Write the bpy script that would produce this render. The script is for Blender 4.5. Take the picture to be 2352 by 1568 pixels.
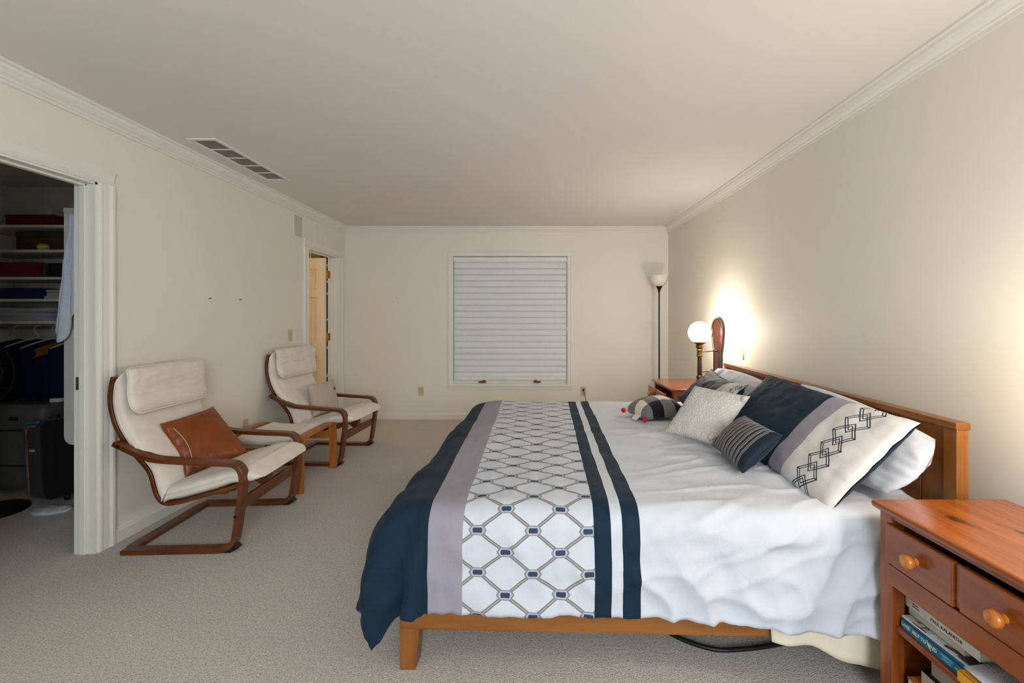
import bpy, bmesh, math, random
from mathutils import Vector, Matrix, noise

# ------------------------------------------------------------------ clear
for o in list(bpy.data.objects):
    bpy.data.objects.remove(o, do_unlink=True)
scene = bpy.context.scene
COL = scene.collection
PI = math.pi
random.seed(7)

def lin(c):
    out = []
    for v in c[:3]:
        v = v / 255.0
        out.append(v / 12.92 if v <= 0.04045 else ((v + 0.055) / 1.055) ** 2.4)
    return (out[0], out[1], out[2], 1.0)

# ------------------------------------------------------------------ camera
# one-point perspective, principal point at the vanishing point (shifted lens)
F_PX, W_PX = 1020.0, 2352.0
CAM_H = 1.29
cam_d = bpy.data.cameras.new('camera')
cam_d.sensor_width = 36.0
cam_d.lens = 36.0 * F_PX / W_PX
cam_d.shift_x = -(1228 - 1176) / W_PX
cam_d.shift_y = -(784 - 729) / W_PX
cam_d.clip_start = 0.02
cam = bpy.data.objects.new('camera', cam_d)
COL.objects.link(cam)
cam.location = (0, 0, CAM_H)
cam.rotation_euler = (PI / 2, 0, 0)
scene.camera = cam

# ------------------------------------------------------------------ world, lights, exposure
w = bpy.data.worlds.new('night'); scene.world = w
w.use_nodes = True
w.node_tree.nodes['Background'].inputs[0].default_value = (0.02, 0.03, 0.06, 1)
w.node_tree.nodes['Background'].inputs[1].default_value = 0.3

def area_light(name, loc, rot, sx, sy, power, color):
    l = bpy.data.lights.new(name, 'AREA')
    l.shape = 'RECTANGLE'; l.size = sx; l.size_y = sy
    l.energy = power; l.color = color
    o = bpy.data.objects.new(name, l); COL.objects.link(o)
    o.location = loc; o.rotation_euler = rot
    return o
# cool fill light added behind the camera for an assumed, unseen window
area_light('rear_fill_offscreen', (0.55, -2.37, 1.58), (PI / 2, 0, 0), 1.5, 1.5, 78, (0.80, 0.90, 1.0))

LAMP_STRENGTH = 48.0
LAMP_COLOR = (1.0, 0.87, 0.72)

vs = scene.view_settings
vs.view_transform = 'Standard'; vs.look = 'None'
vs.exposure = 0.31; vs.gamma = 1.0
vs.use_curve_mapping = False

# ------------------------------------------------------------------ node helpers
class S:
    """a socket with arithmetic"""
    def __init__(s, nt, sock): s.nt = nt; s.k = sock
    def _m(s, op, *a):
        n = s.nt.nodes.new('ShaderNodeMath'); n.operation = op
        for i, v in enumerate((s,) + a):
            if isinstance(v, S): s.nt.links.new(v.k, n.inputs[i])
            else: n.inputs[i].default_value = v
        return S(s.nt, n.outputs[0])
    def __add__(s, o): return s._m('ADD', o)
    def __sub__(s, o): return s._m('SUBTRACT', o)
    def __mul__(s, o): return s._m('MULTIPLY', o)
    def __truediv__(s, o): return s._m('DIVIDE', o)
    def abs(s): return s._m('ABSOLUTE')
    def max(s, o): return s._m('MAXIMUM', o)
    def min(s, o): return s._m('MINIMUM', o)
    def lt(s, o): return s._m('LESS_THAN', o)
    def gt(s, o): return s._m('GREATER_THAN', o)
    def fmod(s, o): return s._m('FLOORED_MODULO', o)
    def sqrt(s): return s._m('SQRT')
    def within(s, a, b): return s.gt(a) * s.lt(b)

class Mat:
    def __init__(s, name, rough=0.5, spec=0.5, metal=0.0):
        s.m = bpy.data.materials.new(name); s.m.use_nodes = True
        s.nt = s.m.node_tree
        s.p = s.nt.nodes['Principled BSDF']
        s.p.inputs['Roughness'].default_value = rough
        s.p.inputs['Specular IOR Level'].default_value = spec
        s.p.inputs['Metallic'].default_value = metal
        s._tc = None
    def tc(s, which='Object'):
        if s._tc is None: s._tc = s.nt.nodes.new('ShaderNodeTexCoord')
        return s._tc.outputs[which]
    def map(s, scale, which='Object', loc=(0, 0, 0)):
        n = s.nt.nodes.new('ShaderNodeMapping')
        s.nt.links.new(s.tc(which), n.inputs['Vector'])
        n.inputs['Scale'].default_value = scale
        n.inputs['Location'].default_value = loc
        return n.outputs[0]
    def xyz(s, which='Object'):
        n = s.nt.nodes.new('ShaderNodeSeparateXYZ')
        s.nt.links.new(s.tc(which), n.inputs[0])
        return [S(s.nt, n.outputs[i]) for i in range(3)]
    def noise(s, vec, scale, detail=3, rough=0.5, dist=0.0):
        n = s.nt.nodes.new('ShaderNodeTexNoise')
        if vec is not None: s.nt.links.new(vec, n.inputs['Vector'])
        n.inputs['Scale'].default_value = scale
        n.inputs['Detail'].default_value = detail
        n.inputs['Roughness'].default_value = rough
        n.inputs['Distortion'].default_value = dist
        return S(s.nt, n.outputs[0])
    def voronoi(s, vec, scale, feature='DISTANCE_TO_EDGE'):
        n = s.nt.nodes.new('ShaderNodeTexVoronoi'); n.feature = feature
        if vec is not None: s.nt.links.new(vec, n.inputs['Vector'])
        n.inputs['Scale'].default_value = scale
        return S(s.nt, n.outputs['Distance'])
    def ramp(s, fac, stops):
        n = s.nt.nodes.new('ShaderNodeValToRGB')
        s.nt.links.new(fac.k, n.inputs[0])
        e = n.color_ramp.elements
        while len(e) < len(stops): e.new(0.5)
        for i, (p, c) in enumerate(stops):
            e[i].position = p; e[i].color = c
        return n.outputs[0]
    def mix(s, fac, a, b):
        n = s.nt.nodes.new('ShaderNodeMix'); n.data_type = 'RGBA'
        for v, i in ((fac, 0), (a, 6), (b, 7)):
            if isinstance(v, S): s.nt.links.new(v.k, n.inputs[i])
            elif isinstance(v, bpy.types.NodeSocket): s.nt.links.new(v, n.inputs[i])
            else: n.inputs[i].default_value = v
        return n.outputs[2]
    def color(s, sock):
        if isinstance(sock, bpy.types.NodeSocket): s.nt.links.new(sock, s.p.inputs['Base Color'])
        else: s.p.inputs['Base Color'].default_value = sock
        return s
    def rough(s, sock):
        s.nt.links.new(sock.k, s.p.inputs['Roughness']); return s
    def bump(s, h, strength=0.3, dist=0.01):
        n = s.nt.nodes.new('ShaderNodeBump')
        n.inputs['Strength'].default_value = strength
        n.inputs['Distance'].default_value = dist
        s.nt.links.new(h.k, n.inputs['Height'])
        s.nt.links.new(n.outputs[0], s.p.inputs['Normal'])
        return s
    def sheen(s, v):
        s.p.inputs['Sheen Weight'].default_value = v; return s
    def emit(s, col, st):
        s.p.inputs['Emission Color'].default_value = col
        s.p.inputs['Emission Strength'].default_value = st
        return s

def scl(c, k): return (c[0] * k, c[1] * k, c[2] * k, 1.0)

def plain(name, c, rough=0.5, spec=0.4, metal=0.0, var=0.06, scale=8.0, bump=0.0, bscale=200.0):
    m = Mat(name, rough, spec, metal)
    c = lin(c)
    n = m.noise(m.map((1, 1, 1)), scale, 3)
    m.color(m.ramp(n, [(0.3, scl(c, 1 - var)), (0.7, scl(c, 1 + var))]))
    if bump: m.bump(m.noise(m.map((1, 1, 1)), bscale, 2), bump, 0.002)
    return m.m

def fabric(name, c, rough=0.9, weave=900, bump=0.25, wr=0.0, wscale=(6, 6, 6), var=0.05, sheen=0.1):
    m = Mat(name, rough, 0.2)
    c = lin(c)
    n = m.noise(m.map((1, 1, 1)), 14, 4)
    m.color(m.ramp(n, [(0.3, scl(c, 1 - var)), (0.7, scl(c, 1 + var))]))
    h = m.noise(m.map((1, 1, 1)), weave, 2) * bump
    if wr: h = h + m.noise(m.map(wscale), 4, 4, 0.55, 0.6) * (wr * 14)
    m.bump(h, 0.35, 0.004)
    m.sheen(sheen)
    return m.m

def wood(name, dark, light, axis='X', rough=0.35, scale=1.0, spec=0.5, knots=(), coat=0.0):
    m = Mat(name, rough, spec)
    sc = {'X': (1.3, 16, 16), 'Y': (16, 1.3, 16), 'Z': (16, 16, 1.3)}[axis]
    v = m.map(tuple(a * scale for a in sc))
    g = m.noise(v, 1.0, 5, 0.55, 1.2)
    f = m.noise(m.map(tuple(a * scale * 6 for a in sc)), 1.0, 3, 0.6)
    t = g * 0.75 + f * 0.25
    col = m.ramp(t, [(0.33, lin(dark)), (0.66, lin(light))])
    if knots:
        x, y, z = m.xyz()
        for (kx, ky, rx, ry) in knots:
            dx = (x - kx) / rx; dy = (y - ky) / ry
            d = (dx * dx + dy * dy).sqrt()
            col = m.mix((d._m('SUBTRACT', 1.0) * -3.0).max(0.0).min(1.0), col, lin((58, 24, 10)))
            halo = (((d - 2.6) * -0.5).max(0.0).min(1.0)) * 0.35
            col = m.mix(halo, col, lin(tuple(int(q * 0.75) for q in dark)))
    m.color(col)
    m.bump(f, 0.06, 0.001)
    if coat: m.p.inputs['Coat Weight'].default_value = coat; m.p.inputs['Coat Roughness'].default_value = 0.2
    return m.m

MT = {}
def paint(name, c, rough=0.75):
    m = Mat(name, rough, 0.25)
    c = lin(c)
    n = m.noise(m.map((1, 1, 1)), 1.2, 3)
    m.color(m.ramp(n, [(0.3, scl(c, 0.985)), (0.7, scl(c, 1.015))]))
    m.bump(m.noise(m.map((1, 1, 1)), 380, 2), 0.06, 0.001)
    return m.m
MT['wall'] = paint('wall_paint', (234, 229, 217), 0.6)
MT['ceil'] = paint('ceiling_paint', (234, 230, 225), 0.8)
MT['trim'] = paint('trim_paint', (232, 230, 222), 0.4)
MT['door'] = paint('door_paint', (232, 220, 200), 0.4)
MT['dark_wall'] = paint('closet_paint', (234, 229, 217), 0.8)
MT['shelf_white'] = plain('shelf_laminate', (228, 224, 214), 0.5)

def carpet():
    m = Mat('carpet', 0.95, 0.1)
    v = m.map((1, 1, 1))
    n1 = m.noise(v, 210, 2, 0.7)
    n2 = m.noise(v, 90, 3, 0.7)
    n3 = m.noise(v, 2.2, 3, 0.5)
    t = n1 * 0.62 + n2 * 0.38
    c = m.ramp(t, [(0.36, lin((154, 145, 135))), (0.50, lin((216, 208, 198))), (0.66, lin((238, 231, 223)))])
    c = m.mix((n3 - 0.4) * 0.5, c, lin((178, 169, 158)))
    m.color(c)
    m.bump(n1 * 0.6 + n2 * 0.4, 0.9, 0.012)
    m.sheen(0.2)
    return m.m
MT['carpet'] = carpet()
MT['poang'] = wood('dark_stained_beech', (74, 34, 10), (120, 62, 22), 'X', 0.3)
MT['poang_y'] = wood('dark_stained_beech_cross', (74, 34, 10), (120, 62, 22), 'Y', 0.3)
MT['stool'] = wood('honey_birch', (150, 84, 28), (190, 116, 46), 'Z', 0.3)
MT['stool_y'] = wood('honey_birch_cross', (150, 84, 28), (190, 116, 46), 'Y', 0.3)
MT['bed'] = wood('bed_pine', (122, 71, 25), (160, 102, 45), 'X', 0.3)
MT['bed_y'] = wood('bed_pine_cross', (122, 71, 25), (160, 102, 45), 'Y', 0.35)
MT['bed_z'] = wood('bed_pine_upright', (122, 71, 25), (160, 102, 45), 'Z', 0.35)
MT['pine_y'] = wood('orange_pine', (122, 57, 15), (164, 88, 32), 'Y', 0.3, coat=0.2)
MT['pine_z'] = wood('orange_pine_upright', (122, 57, 15), (164, 88, 32), 'Z', 0.32, coat=0.15)
MT['pine_x'] = wood('orange_pine_cross', (122, 57, 15), (164, 88, 32), 'X', 0.32)
MT['knob'] = wood('knob_pine', (176, 92, 24), (206, 124, 44), 'X', 0.22, coat=0.5)
MT['mahogany'] = wood('dark_mahogany', (38, 16, 10), (76, 34, 20), 'Z', 0.28, coat=0.3)
MT['brass'] = plain('aged_brass', (112, 84, 44), 0.35, 0.5, 0.9, 0.15, 30)
MT['brass_hinge'] = plain('hinge_brass', (168, 138, 62), 0.35, 0.5, 0.8, 0.15, 30)
MT['black'] = plain('black_metal', (18, 17, 17), 0.4)
MT['black_soft'] = fabric('black_nylon', (16, 16, 18), 0.8)
MT['black_plastic'] = plain('black_plastic', (20, 20, 21), 0.45)
MT['ivory'] = plain('ivory_plastic', (206, 194, 150), 0.45)
MT['slot'] = plain('slot_shade_and_screws', (92, 78, 54), 0.45, 0.5, 0.8)  # bronze for screws; its dark tone stands for shade in outlet slots
MT['rod'] = plain('steel_rod', (150, 148, 144), 0.35, 0.5, 0.9)
MT['grille'] = plain('speaker_cloth', (204, 198, 186), 0.8, bump=0.3, bscale=900)
MT['shade'] = fabric('blind_cloth', (226, 230, 234), 0.8, 1500, 0.05, var=0.01)
MT['blind_rail'] = plain('blind_rail', (230, 231, 230), 0.45)
MT['bronze'] = plain('bronze_crank', (118, 78, 44), 0.4, 0.5, 0.6)
MT['frosted'] = plain('frosted_shade', (232, 226, 216), 0.45)
MT['cushion'] = fabric('natural_cotton', (232, 222, 212), 0.85, 700, 0.15, 0.03, (2, 5, 5))
MT['linen'] = fabric('beige_linen', (190, 174, 162), 0.9, 500, 0.35, 0.04, (4, 4, 2))
MT['button_dark'] = plain('dark_button', (62, 46, 38), 0.35)
MT['white_cotton'] = fabric('white_cotton', (212, 215, 222), 0.85, 900, 0.1, 0.03, (3, 4, 4), 0.02)
MT['skirt'] = fabric('cream_muslin', (238, 226, 200), 0.9, 700, 0.2, 0.03, (5, 3, 3))
MT['red_wool'] = fabric('red_wool', (200, 10, 30), 0.95, 260, 1.0)
MT['tag'] = plain('care_tag', (224, 220, 206), 0.8)
MT['note'] = plain('sticky_note', (246, 236, 160), 0.8)
def glass():
    m = Mat('window_glass', 0.02, 0.5)
    m.color((0.95, 0.97, 0.97, 1)); m.p.inputs['Transmission Weight'].default_value = 1.0
    return m.m
MT['glass'] = glass()

def leather():
    m = Mat('tan_leather', 0.38, 0.45)
    c = lin((130, 62, 15))
    n = m.noise(m.map((1, 1, 1)), 9, 4)
    m.color(m.ramp(n, [(0.3, scl(c, 0.82)), (0.7, scl(c, 1.12))]))
    h = m.voronoi(m.map((1, 1, 1)), 160, 'F1') * 0.15 + m.noise(m.map((3, 3, 3)), 3, 4, 0.5, 0.8) * 0.8
    m.bump(h, 0.25, 0.006)
    return m.m
MT['leather'] = leather()

def lamp_glass(name, k):
    m = Mat(name, 0.3)
    m.color((0.9, 0.85, 0.75, 1))
    m.emit((LAMP_COLOR[0], LAMP_COLOR[1], LAMP_COLOR[2], 1), LAMP_STRENGTH * k)
    return m.m
MT['globe'] = lamp_glass('lit_opal_globe', 1.0)

NAVY = lin((11, 37, 57)); GREY = lin((152, 148, 160)); WHITE = lin((204, 209, 218))
def duvet_mat():
    m = Mat('duvet_cloth', 0.8, 0.25)
    a, b, _ = m.xyz('UV')
    wob = (m.noise(m.tc('UV'), 5, 2) - 0.5) * 0.012
    a2 = a + wob
    col = WHITE
    x = (a2 - 0.294) / 0.098; y = (b + 0.07) / 0.073
    zone = a2.within(0.24, 0.706)
    e = (x + y + 1.0).fmod(2.0) - 1.0
    g = (x - y + 1.0).fmod(2.0) - 1.0
    d = e.abs().min(g.abs())
    line = d.lt(0.105) * zone
    core = d.lt(0.032) * zone
    X = ((e + g) * 0.5 * 0.098).abs(); Y = ((e - g) * 0.5 * 0.073).abs()
    hexm = (Y / 0.0170).max((X + Y * 0.6) / 0.0325)
    hexo = hexm.lt(1.0) * zone
    hexi = hexm.within(0.58, 0.78) * zone
    bar = (Y / 0.0080).max(X / 0.0165).lt(1.0) * zone
    c = m.mix(line, WHITE, lin((122, 119, 120)))
    c = m.mix(core, c, lin((168, 166, 168)))
    c = m.mix(hexo, c, lin((136, 137, 144)))
    c = m.mix(hexi, c, lin((184, 186, 193)))
    c = m.mix(bar, c, lin((50, 66, 94)))
    c = m.mix(a2.within(0.113, 0.24), c, GREY)
    c = m.mix(a2.lt(0.113), c, NAVY)
    c = m.mix(a2.within(0.706, 0.766), c, NAVY)
    c = m.mix(a2.within(0.806, 0.868), c, NAVY)
    m.color(c)
    fine = m.noise(m.tc('UV'), 900, 2) * 0.10
    w1 = m.noise(m.map((7, 4, 1), 'UV'), 2.2, 5, 0.55, 1.2) * 0.9
    emb = (line.max(hexo)) * 0.25
    m.bump(fine + w1 + emb, 0.35, 0.012)
    m.sheen(0.03)
    return m.m
MT['duvet'] = duvet_mat()

def sham_mat(name, sgn=1):
    # UV: u from 0 (navy end) to length (white end), v across
    m = Mat(name, 0.75, 0.25)
    u, v, _ = m.xyz('UV')
    cream = lin((214, 211, 208))
    c = cream
    P = 0.070
    du = (u - 0.835).abs()
    mask = None
    vv = v + 0.0
    loc = (vv + P * 0.5).fmod(P) - P * 0.5
    for k in (-1, 0, 1):
        dd = du + (loc - k * P).abs()
        for r, hw in ((0.060, 0.0032), (0.046, 0.0028)):
            t = (dd - r).abs().lt(hw)
            mask = t if mask is None else mask.max(t)
    # little corner braces
    brace = (du.lt(0.0016)) * ((loc.abs() - 0.046).abs().lt(0.006))
    brace2 = (loc.abs().lt(0.0022)) * ((du - 0.053).abs().lt(0.008))
    mask = mask.max(brace2)
    c = m.mix(mask, c, lin((24, 34, 58)))
    c = m.mix(u.lt(0.70), c, GREY)
    c = m.mix(u.lt(0.60), c, NAVY)
    geo = m.nt.nodes.new('ShaderNodeUVMap'); geo.uv_map = 'side'
    sp = m.nt.nodes.new('ShaderNodeSeparateXYZ'); m.nt.links.new(geo.outputs[0], sp.inputs[0])
    back = S(m.nt, sp.outputs[0]).gt(0.5)
    c = m.mix(back, c, NAVY)
    m.color(c)
    w1 = m.noise(m.map((5, 9, 1), 'UV'), 2.0, 5, 0.55, 1.0)
    m.bump(w1 + m.noise(m.tc('UV'), 900, 2) * 0.1, 0.3, 0.012)
    m.sheen(0.03)
    return m.m
MT['sham'] = sham_mat('sham_cloth')

def crackle_mat():
    m = Mat('crinkled_cream_cloth', 0.85, 0.25)
    n = m.nt.nodes.new('ShaderNodeVectorMath'); n.operation = 'ADD'
    nz = m.nt.nodes.new('ShaderNodeTexNoise'); nz.inputs['Scale'].default_value = 22
    m.nt.links.new(m.tc('UV'), nz.inputs['Vector'])
    sc = m.nt.nodes.new('ShaderNodeVectorMath'); sc.operation = 'SCALE'; sc.inputs['Scale'].default_value = 0.04
    m.nt.links.new(nz.outputs['Color'], sc.inputs[0])
    m.nt.links.new(m.tc('UV'), n.inputs[0]); m.nt.links.new(sc.outputs[0], n.inputs[1])
    d = m.voronoi(n.outputs[0], 62)
    m.color(lin((212, 208, 203)))
    m.bump(d.min(0.2) * 4.0, 0.55, 0.005)
    return m.m
MT['crackle'] = crackle_mat()

def stripe_mat():
    m = Mat('navy_striped_cloth', 0.7, 0.3)
    u, v, _ = m.xyz('UV')
    wob = (m.noise(m.map((3, 20, 1), 'UV'), 2.0, 2) - 0.5) * 0.006
    uu = u + wob
    st = (uu.fmod(0.030) - 0.015).abs().lt(0.0038)
    st2 = ((uu + 0.010).fmod(0.030) - 0.015).abs().lt(0.0024)
    zone = u.lt(0.315)
    c = m.mix((st.max(st2)) * zone, lin((9, 28, 46)), lin((150, 142, 140)))
    pl = (uu.fmod(0.030) - 0.022).abs().lt(0.005) * zone
    m.color(c)
    m.bump(st.max(st2) * 0.3 - pl * 0.5 + m.noise(m.map((9, 4, 1), 'UV'), 3, 4) * 0.9, 0.35, 0.010)
    m.sheen(0.1)
    return m.m
MT['stripe'] = stripe_mat()

def plaid_mat():
    m = Mat('buffalo_plaid', 0.9, 0.2)
    u, v, _ = m.xyz('UV')
    P = 0.176
    a = (u + 0.138).fmod(P).lt(P * 0.5); b = (v + 0.116).fmod(P).lt(P * 0.5)
    c = m.mix((a + b) * 0.5, lin((226, 216, 196)), lin((20, 21, 24)))
    half = (a + b - 1.0).abs().lt(0.2)
    c = m.mix(half, c, lin((116, 114, 114)))
    m.color(c)
    m.bump(m.noise(m.tc('UV'), 600, 2), 0.3, 0.002)
    m.sheen(0.2)
    return m.m
MT['plaid'] = plaid_mat()

def towel_mat():
    m = Mat('waffle_towel', 0.95, 0.1)
    x, y, z = m.xyz('UV')
    wx = ((x.fmod(0.014)) - 0.007).abs(); wz = ((y.fmod(0.014)) - 0.007).abs()
    m.color(lin((222, 226, 236)))
    m.bump((wx + wz) * 60.0, 0.5, 0.004)
    return m.m
MT['towel'] = towel_mat()

def case_mat():
    m = Mat('ribbed_grey_shell', 0.4, 0.5)
    x, y, z = m.xyz()
    r = ((x * 0.55 + z).fmod(0.013) - 0.0065).abs()
    m.color(lin((92, 92, 96)))
    m.bump(r * 120.0, 0.5, 0.004)
    return m.m
MT['case'] = case_mat()

# ------------------------------------------------------------------ mesh helpers
class MB:
    def __init__(s): s.v = []; s.f = []
    def add(s, vs, fs):
        o = len(s.v); s.v += [tuple(p) for p in vs]; s.f += [tuple(i + o for i in f) for f in fs]
        return s
    def box(s, a, b):
        (x0, y0, z0), (x1, y1, z1) = a, b
        x0, x1 = min(x0, x1), max(x0, x1); y0, y1 = min(y0, y1), max(y0, y1); z0, z1 = min(z0, z1), max(z0, z1)
        return s.add([(x0, y0, z0), (x1, y0, z0), (x1, y1, z0), (x0, y1, z0), (x0, y0, z1), (x1, y0, z1), (x1, y1, z1), (x0, y1, z1)],
                     [(0, 3, 2, 1), (4, 5, 6, 7), (0, 1, 5, 4), (1, 2, 6, 5), (2, 3, 7, 6), (3, 0, 4, 7)])
    def prism(s, prof, axis, a, b):
        """closed 2D profile extruded along axis; prof gives the two other coordinates in xyz order"""
        n = len(prof); vs = []
        for t in (a, b):
            for (p, q) in prof:
                vs.append({'x': (t, p, q), 'y': (p, t, q), 'z': (p, q, t)}[axis])
        fs = [(i, (i + 1) % n, n + (i + 1) % n, n + i) for i in range(n)]
        fs += [tuple(range(n - 1, -1, -1)), tuple(range(n, 2 * n))]
        return s.add(vs, fs)
    def lathe(s, prof, c=(0, 0, 0), n=24, axis='z'):
        vs = []; m = len(prof)
        for (r, h) in prof:
            for k in range(n):
                t = 2 * PI * k / n; p, q = r * math.cos(t), r * math.sin(t)
                d = {'z': (p, q, h), 'x': (h, p, q), 'y': (p, h, q)}[axis]
                vs.append((c[0] + d[0], c[1] + d[1], c[2] + d[2]))
        fs = []
        for i in range(m - 1):
            for k in range(n):
                k2 = (k + 1) % n
                fs.append((i * n + k, i * n + k2, (i + 1) * n + k2, (i + 1) * n + k))
        fs.append(tuple(range(n - 1, -1, -1))); fs.append(tuple((m - 1) * n + k for k in range(n)))
        return s.add(vs, fs)
    def tube(s, pts, r, n=8, closed=False):
        pts = [Vector(p) for p in pts]; N = len(pts); vs = []; fs = []
        prev = None
        for i in range(N):
            if closed: t = pts[(i + 1) % N] - pts[i - 1]
            else: t = pts[min(i + 1, N - 1)] - pts[max(i - 1, 0)]
            t.normalize()
            if prev is None:
                up = Vector((0, 0, 1)) if abs(t.z) < 0.9 else Vector((1, 0, 0))
                a = t.cross(up).normalized()
            else:
                a = (prev - t * prev.dot(t)).normalized()
            prev = a; b = t.cross(a)
            rr = r[i] if isinstance(r, (list, tuple)) else r
            for k in range(n):
                th = 2 * PI * k / n
                vs.append(pts[i] + a * (rr * math.cos(th)) + b * (rr * math.sin(th)))
        M = N if closed else N - 1
        for i in range(M):
            j = (i + 1) % N
            for k in range(n):
                k2 = (k + 1) % n
                fs.append((i * n + k, i * n + k2, j * n + k2, j * n + k))
        if not closed:
            fs.append(tuple(range(n - 1, -1, -1))); fs.append(tuple((N - 1) * n + k for k in range(n)))
        return s.add(vs, fs)
    def strip(s, path, y0, y1, th):
        """bent wood: path of (x,z), swept rectangle of thickness th between y0 and y1"""
        N = len(path); vs = []; fs = []
        for i in range(N):
            a = path[max(i - 1, 0)]; b = path[min(i + 1, N - 1)]
            tx, tz = b[0] - a[0], b[1] - a[1]; L = math.hypot(tx, tz) or 1
            nx, nz = -tz / L, tx / L; x, z = path[i]
            h = th / 2
            vs += [(x - nx * h, y0, z - nz * h), (x - nx * h, y1, z - nz * h), (x + nx * h, y1, z + nz * h), (x + nx * h, y0, z + nz * h)]
        for i in range(N - 1):
            for k in range(4):
                k2 = (k + 1) % 4
                fs.append((i * 4 + k, i * 4 + k2, i * 4 + 4 + k2, i * 4 + 4 + k))
        fs.append((3, 2, 1, 0)); e = (N - 1) * 4; fs.append((e, e + 1, e + 2, e + 3))
        return s.add(vs, fs)
    def build(s, name, mat, parent=None, smooth=False, bevel=0.0, seg=2, angle=35):
        me = bpy.data.meshes.new(name); me.from_pydata(s.v, [], s.f); me.update()
        bm = bmesh.new(); bm.from_mesh(me); bmesh.ops.recalc_face_normals(bm, faces=bm.faces); bm.to_mesh(me); bm.free()
        return link(name, me, mat, parent, smooth, bevel, seg, angle)

def link(name, me, mat, parent=None, smooth=False, bevel=0.0, seg=2, angle=35):
    o = bpy.data.objects.new(name, me); COL.objects.link(o)
    if mat: me.materials.append(MT[mat] if isinstance(mat, str) else mat)
    if parent: o.parent = parent
    if smooth:
        for p in me.polygons: p.use_smooth = True
        if smooth == 'auto':
            try: me.set_sharp_from_angle(angle=math.radians(angle))
            except Exception: pass
    if bevel:
        b = o.modifiers.new('bevel', 'BEVEL'); b.width = bevel; b.segments = seg; b.limit_method = 'ANGLE'
        b.angle_limit = math.radians(35)
    return o

def tag(o, label, cat, group=None):
    o['label'] = label; o['category'] = cat
    if group: o['group'] = group
    return o
def struct(o):
    o['kind'] = 'structure'; return o
def thing(name, label, cat, loc=(0, 0, 0), rotz=0.0, group=None):
    o = bpy.data.objects.new(name, None); COL.objects.link(o)
    o.empty_display_size = 0.05
    o.location = loc; o.rotation_euler = (0, 0, rotz)
    return tag(o, label, cat, group)
def dup(o, parent=None):
    c = o.copy(); COL.objects.link(c); c.parent = parent
    for ch in list(o.children): dup(ch, c)
    return c
def box(name, a, b, mat, parent=None, bevel=0.0, **k):
    return MB().box(a, b).build(name, mat, parent, bevel=bevel, **k)

def crom(pts, n=8):
    """Catmull-Rom sampling of a point list"""
    P = [Vector(p) for p in pts]; out = []
    for i in range(len(P) - 1):
        p0 = P[max(i - 1, 0)]; p1 = P[i]; p2 = P[i + 1]; p3 = P[min(i + 2, len(P) - 1)]
        for k in range(n):
            t = k / n
            out.append(0.5 * ((2 * p1) + (p2 - p0) * t + (2 * p0 - 5 * p1 + 4 * p2 - p3) * t * t + (3 * p1 - p0 - 3 * p2 + p3) * t ** 3))
    out.append(P[-1].copy())
    return [tuple(p) for p in out]

def text(name, body, size, mat, parent, loc, X, Y, depth=0.0004, align='LEFT', sx=1.0):
    cu = bpy.data.curves.new(name, 'FONT'); cu.body = body; cu.size = size; cu.extrude = depth
    cu.align_x = align; cu.align_y = 'CENTER'; cu.resolution_u = 2
    t = bpy.data.objects.new(name, cu); COL.objects.link(t)
    dg = bpy.context.evaluated_depsgraph_get()
    me = bpy.data.meshes.new_from_object(t.evaluated_get(dg))
    bpy.data.objects.remove(t, do_unlink=True)
    X = Vector(X).normalized(); Y = Vector(Y).normalized(); Z = X.cross(Y)
    M = Matrix(((X.x * sx, Y.x, Z.x, loc[0]), (X.y * sx, Y.y, Z.y, loc[1]), (X.z * sx, Y.z, Z.z, loc[2]), (0, 0, 0, 1)))
    me.transform(M); me.materials.clear(); me.name = name
    return link(name, me, mat, parent)

def sstep(a, b, x):
    t = max(0.0, min(1.0, (x - a) / (b - a))); return t * t * (3 - 2 * t)
def nz(x, y, z=0.0): return noise.noise(Vector((x, y, z)))

# ================================================================== ROOM
XL, XR, YB, YF, HC = -2.403, 1.692, 5.623, -2.4, 2.435
WT = 0.105                                    # left wall thickness
D1a, D1b = 1.62, 2.436                        # closet doorway along the left wall
D2a, D2b = 4.704, 5.410                       # far doorway
DH = 2.03

fl = box('floor', (-4.9, YF - 0.1, -0.1), (XR + 0.1, 6.9, 0.0), 'carpet'); struct(fl)
VX0, VX1, VY0, VY1 = -2.211, -2.049, 2.849, 3.676          # opening for the air grille
ce = MB().box((-4.9, YF - 0.1, HC), (VX0, 6.9, HC + 0.1)).box((VX1, YF - 0.1, HC), (XR + 0.1, 6.9, HC + 0.1))
ce.box((VX0, YF - 0.1, HC), (VX1, VY0, HC + 0.1)).box((VX0, VY1, HC), (VX1, 6.9, HC + 0.1))
struct(ce.build('ceiling', 'ceil'))
wb = MB()
WX0, WX1, WZ0, WZ1 = -1.03, 0.412, 0.45, 2.064      # window opening
wb.box((XL - WT, YB, 0), (WX0, YB + 0.15, HC)).box((WX1, YB, 0), (XR + 0.1, YB + 0.15, HC))
wb.box((WX0, YB, 0), (WX1, YB + 0.15, WZ0)).box((WX0, YB, WZ1), (WX1, YB + 0.15, HC))
struct(wb.build('wall_back', 'wall'))
struct(box('wall_right', (XR, YF, 0), (XR + 0.1, YB, HC), 'wall'))
struct(box('wall_front', (XL - WT, YF - 0.1, 0), (XR + 0.1, YF, HC), 'wall'))
wl = MB()
wl.box((XL - WT, YF, 0), (XL, D1a, HC)).box((XL - WT, D1a, DH), (XL, D1b, HC)).box((XL - WT, D1b, 0), (XL, D2a, HC))
wl.box((XL - WT, D2a, DH), (XL, D2b, HC)).box((XL - WT, D2b, 0), (XL, YB, HC))
struct(wl.build('wall_left', 'wall'))
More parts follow.
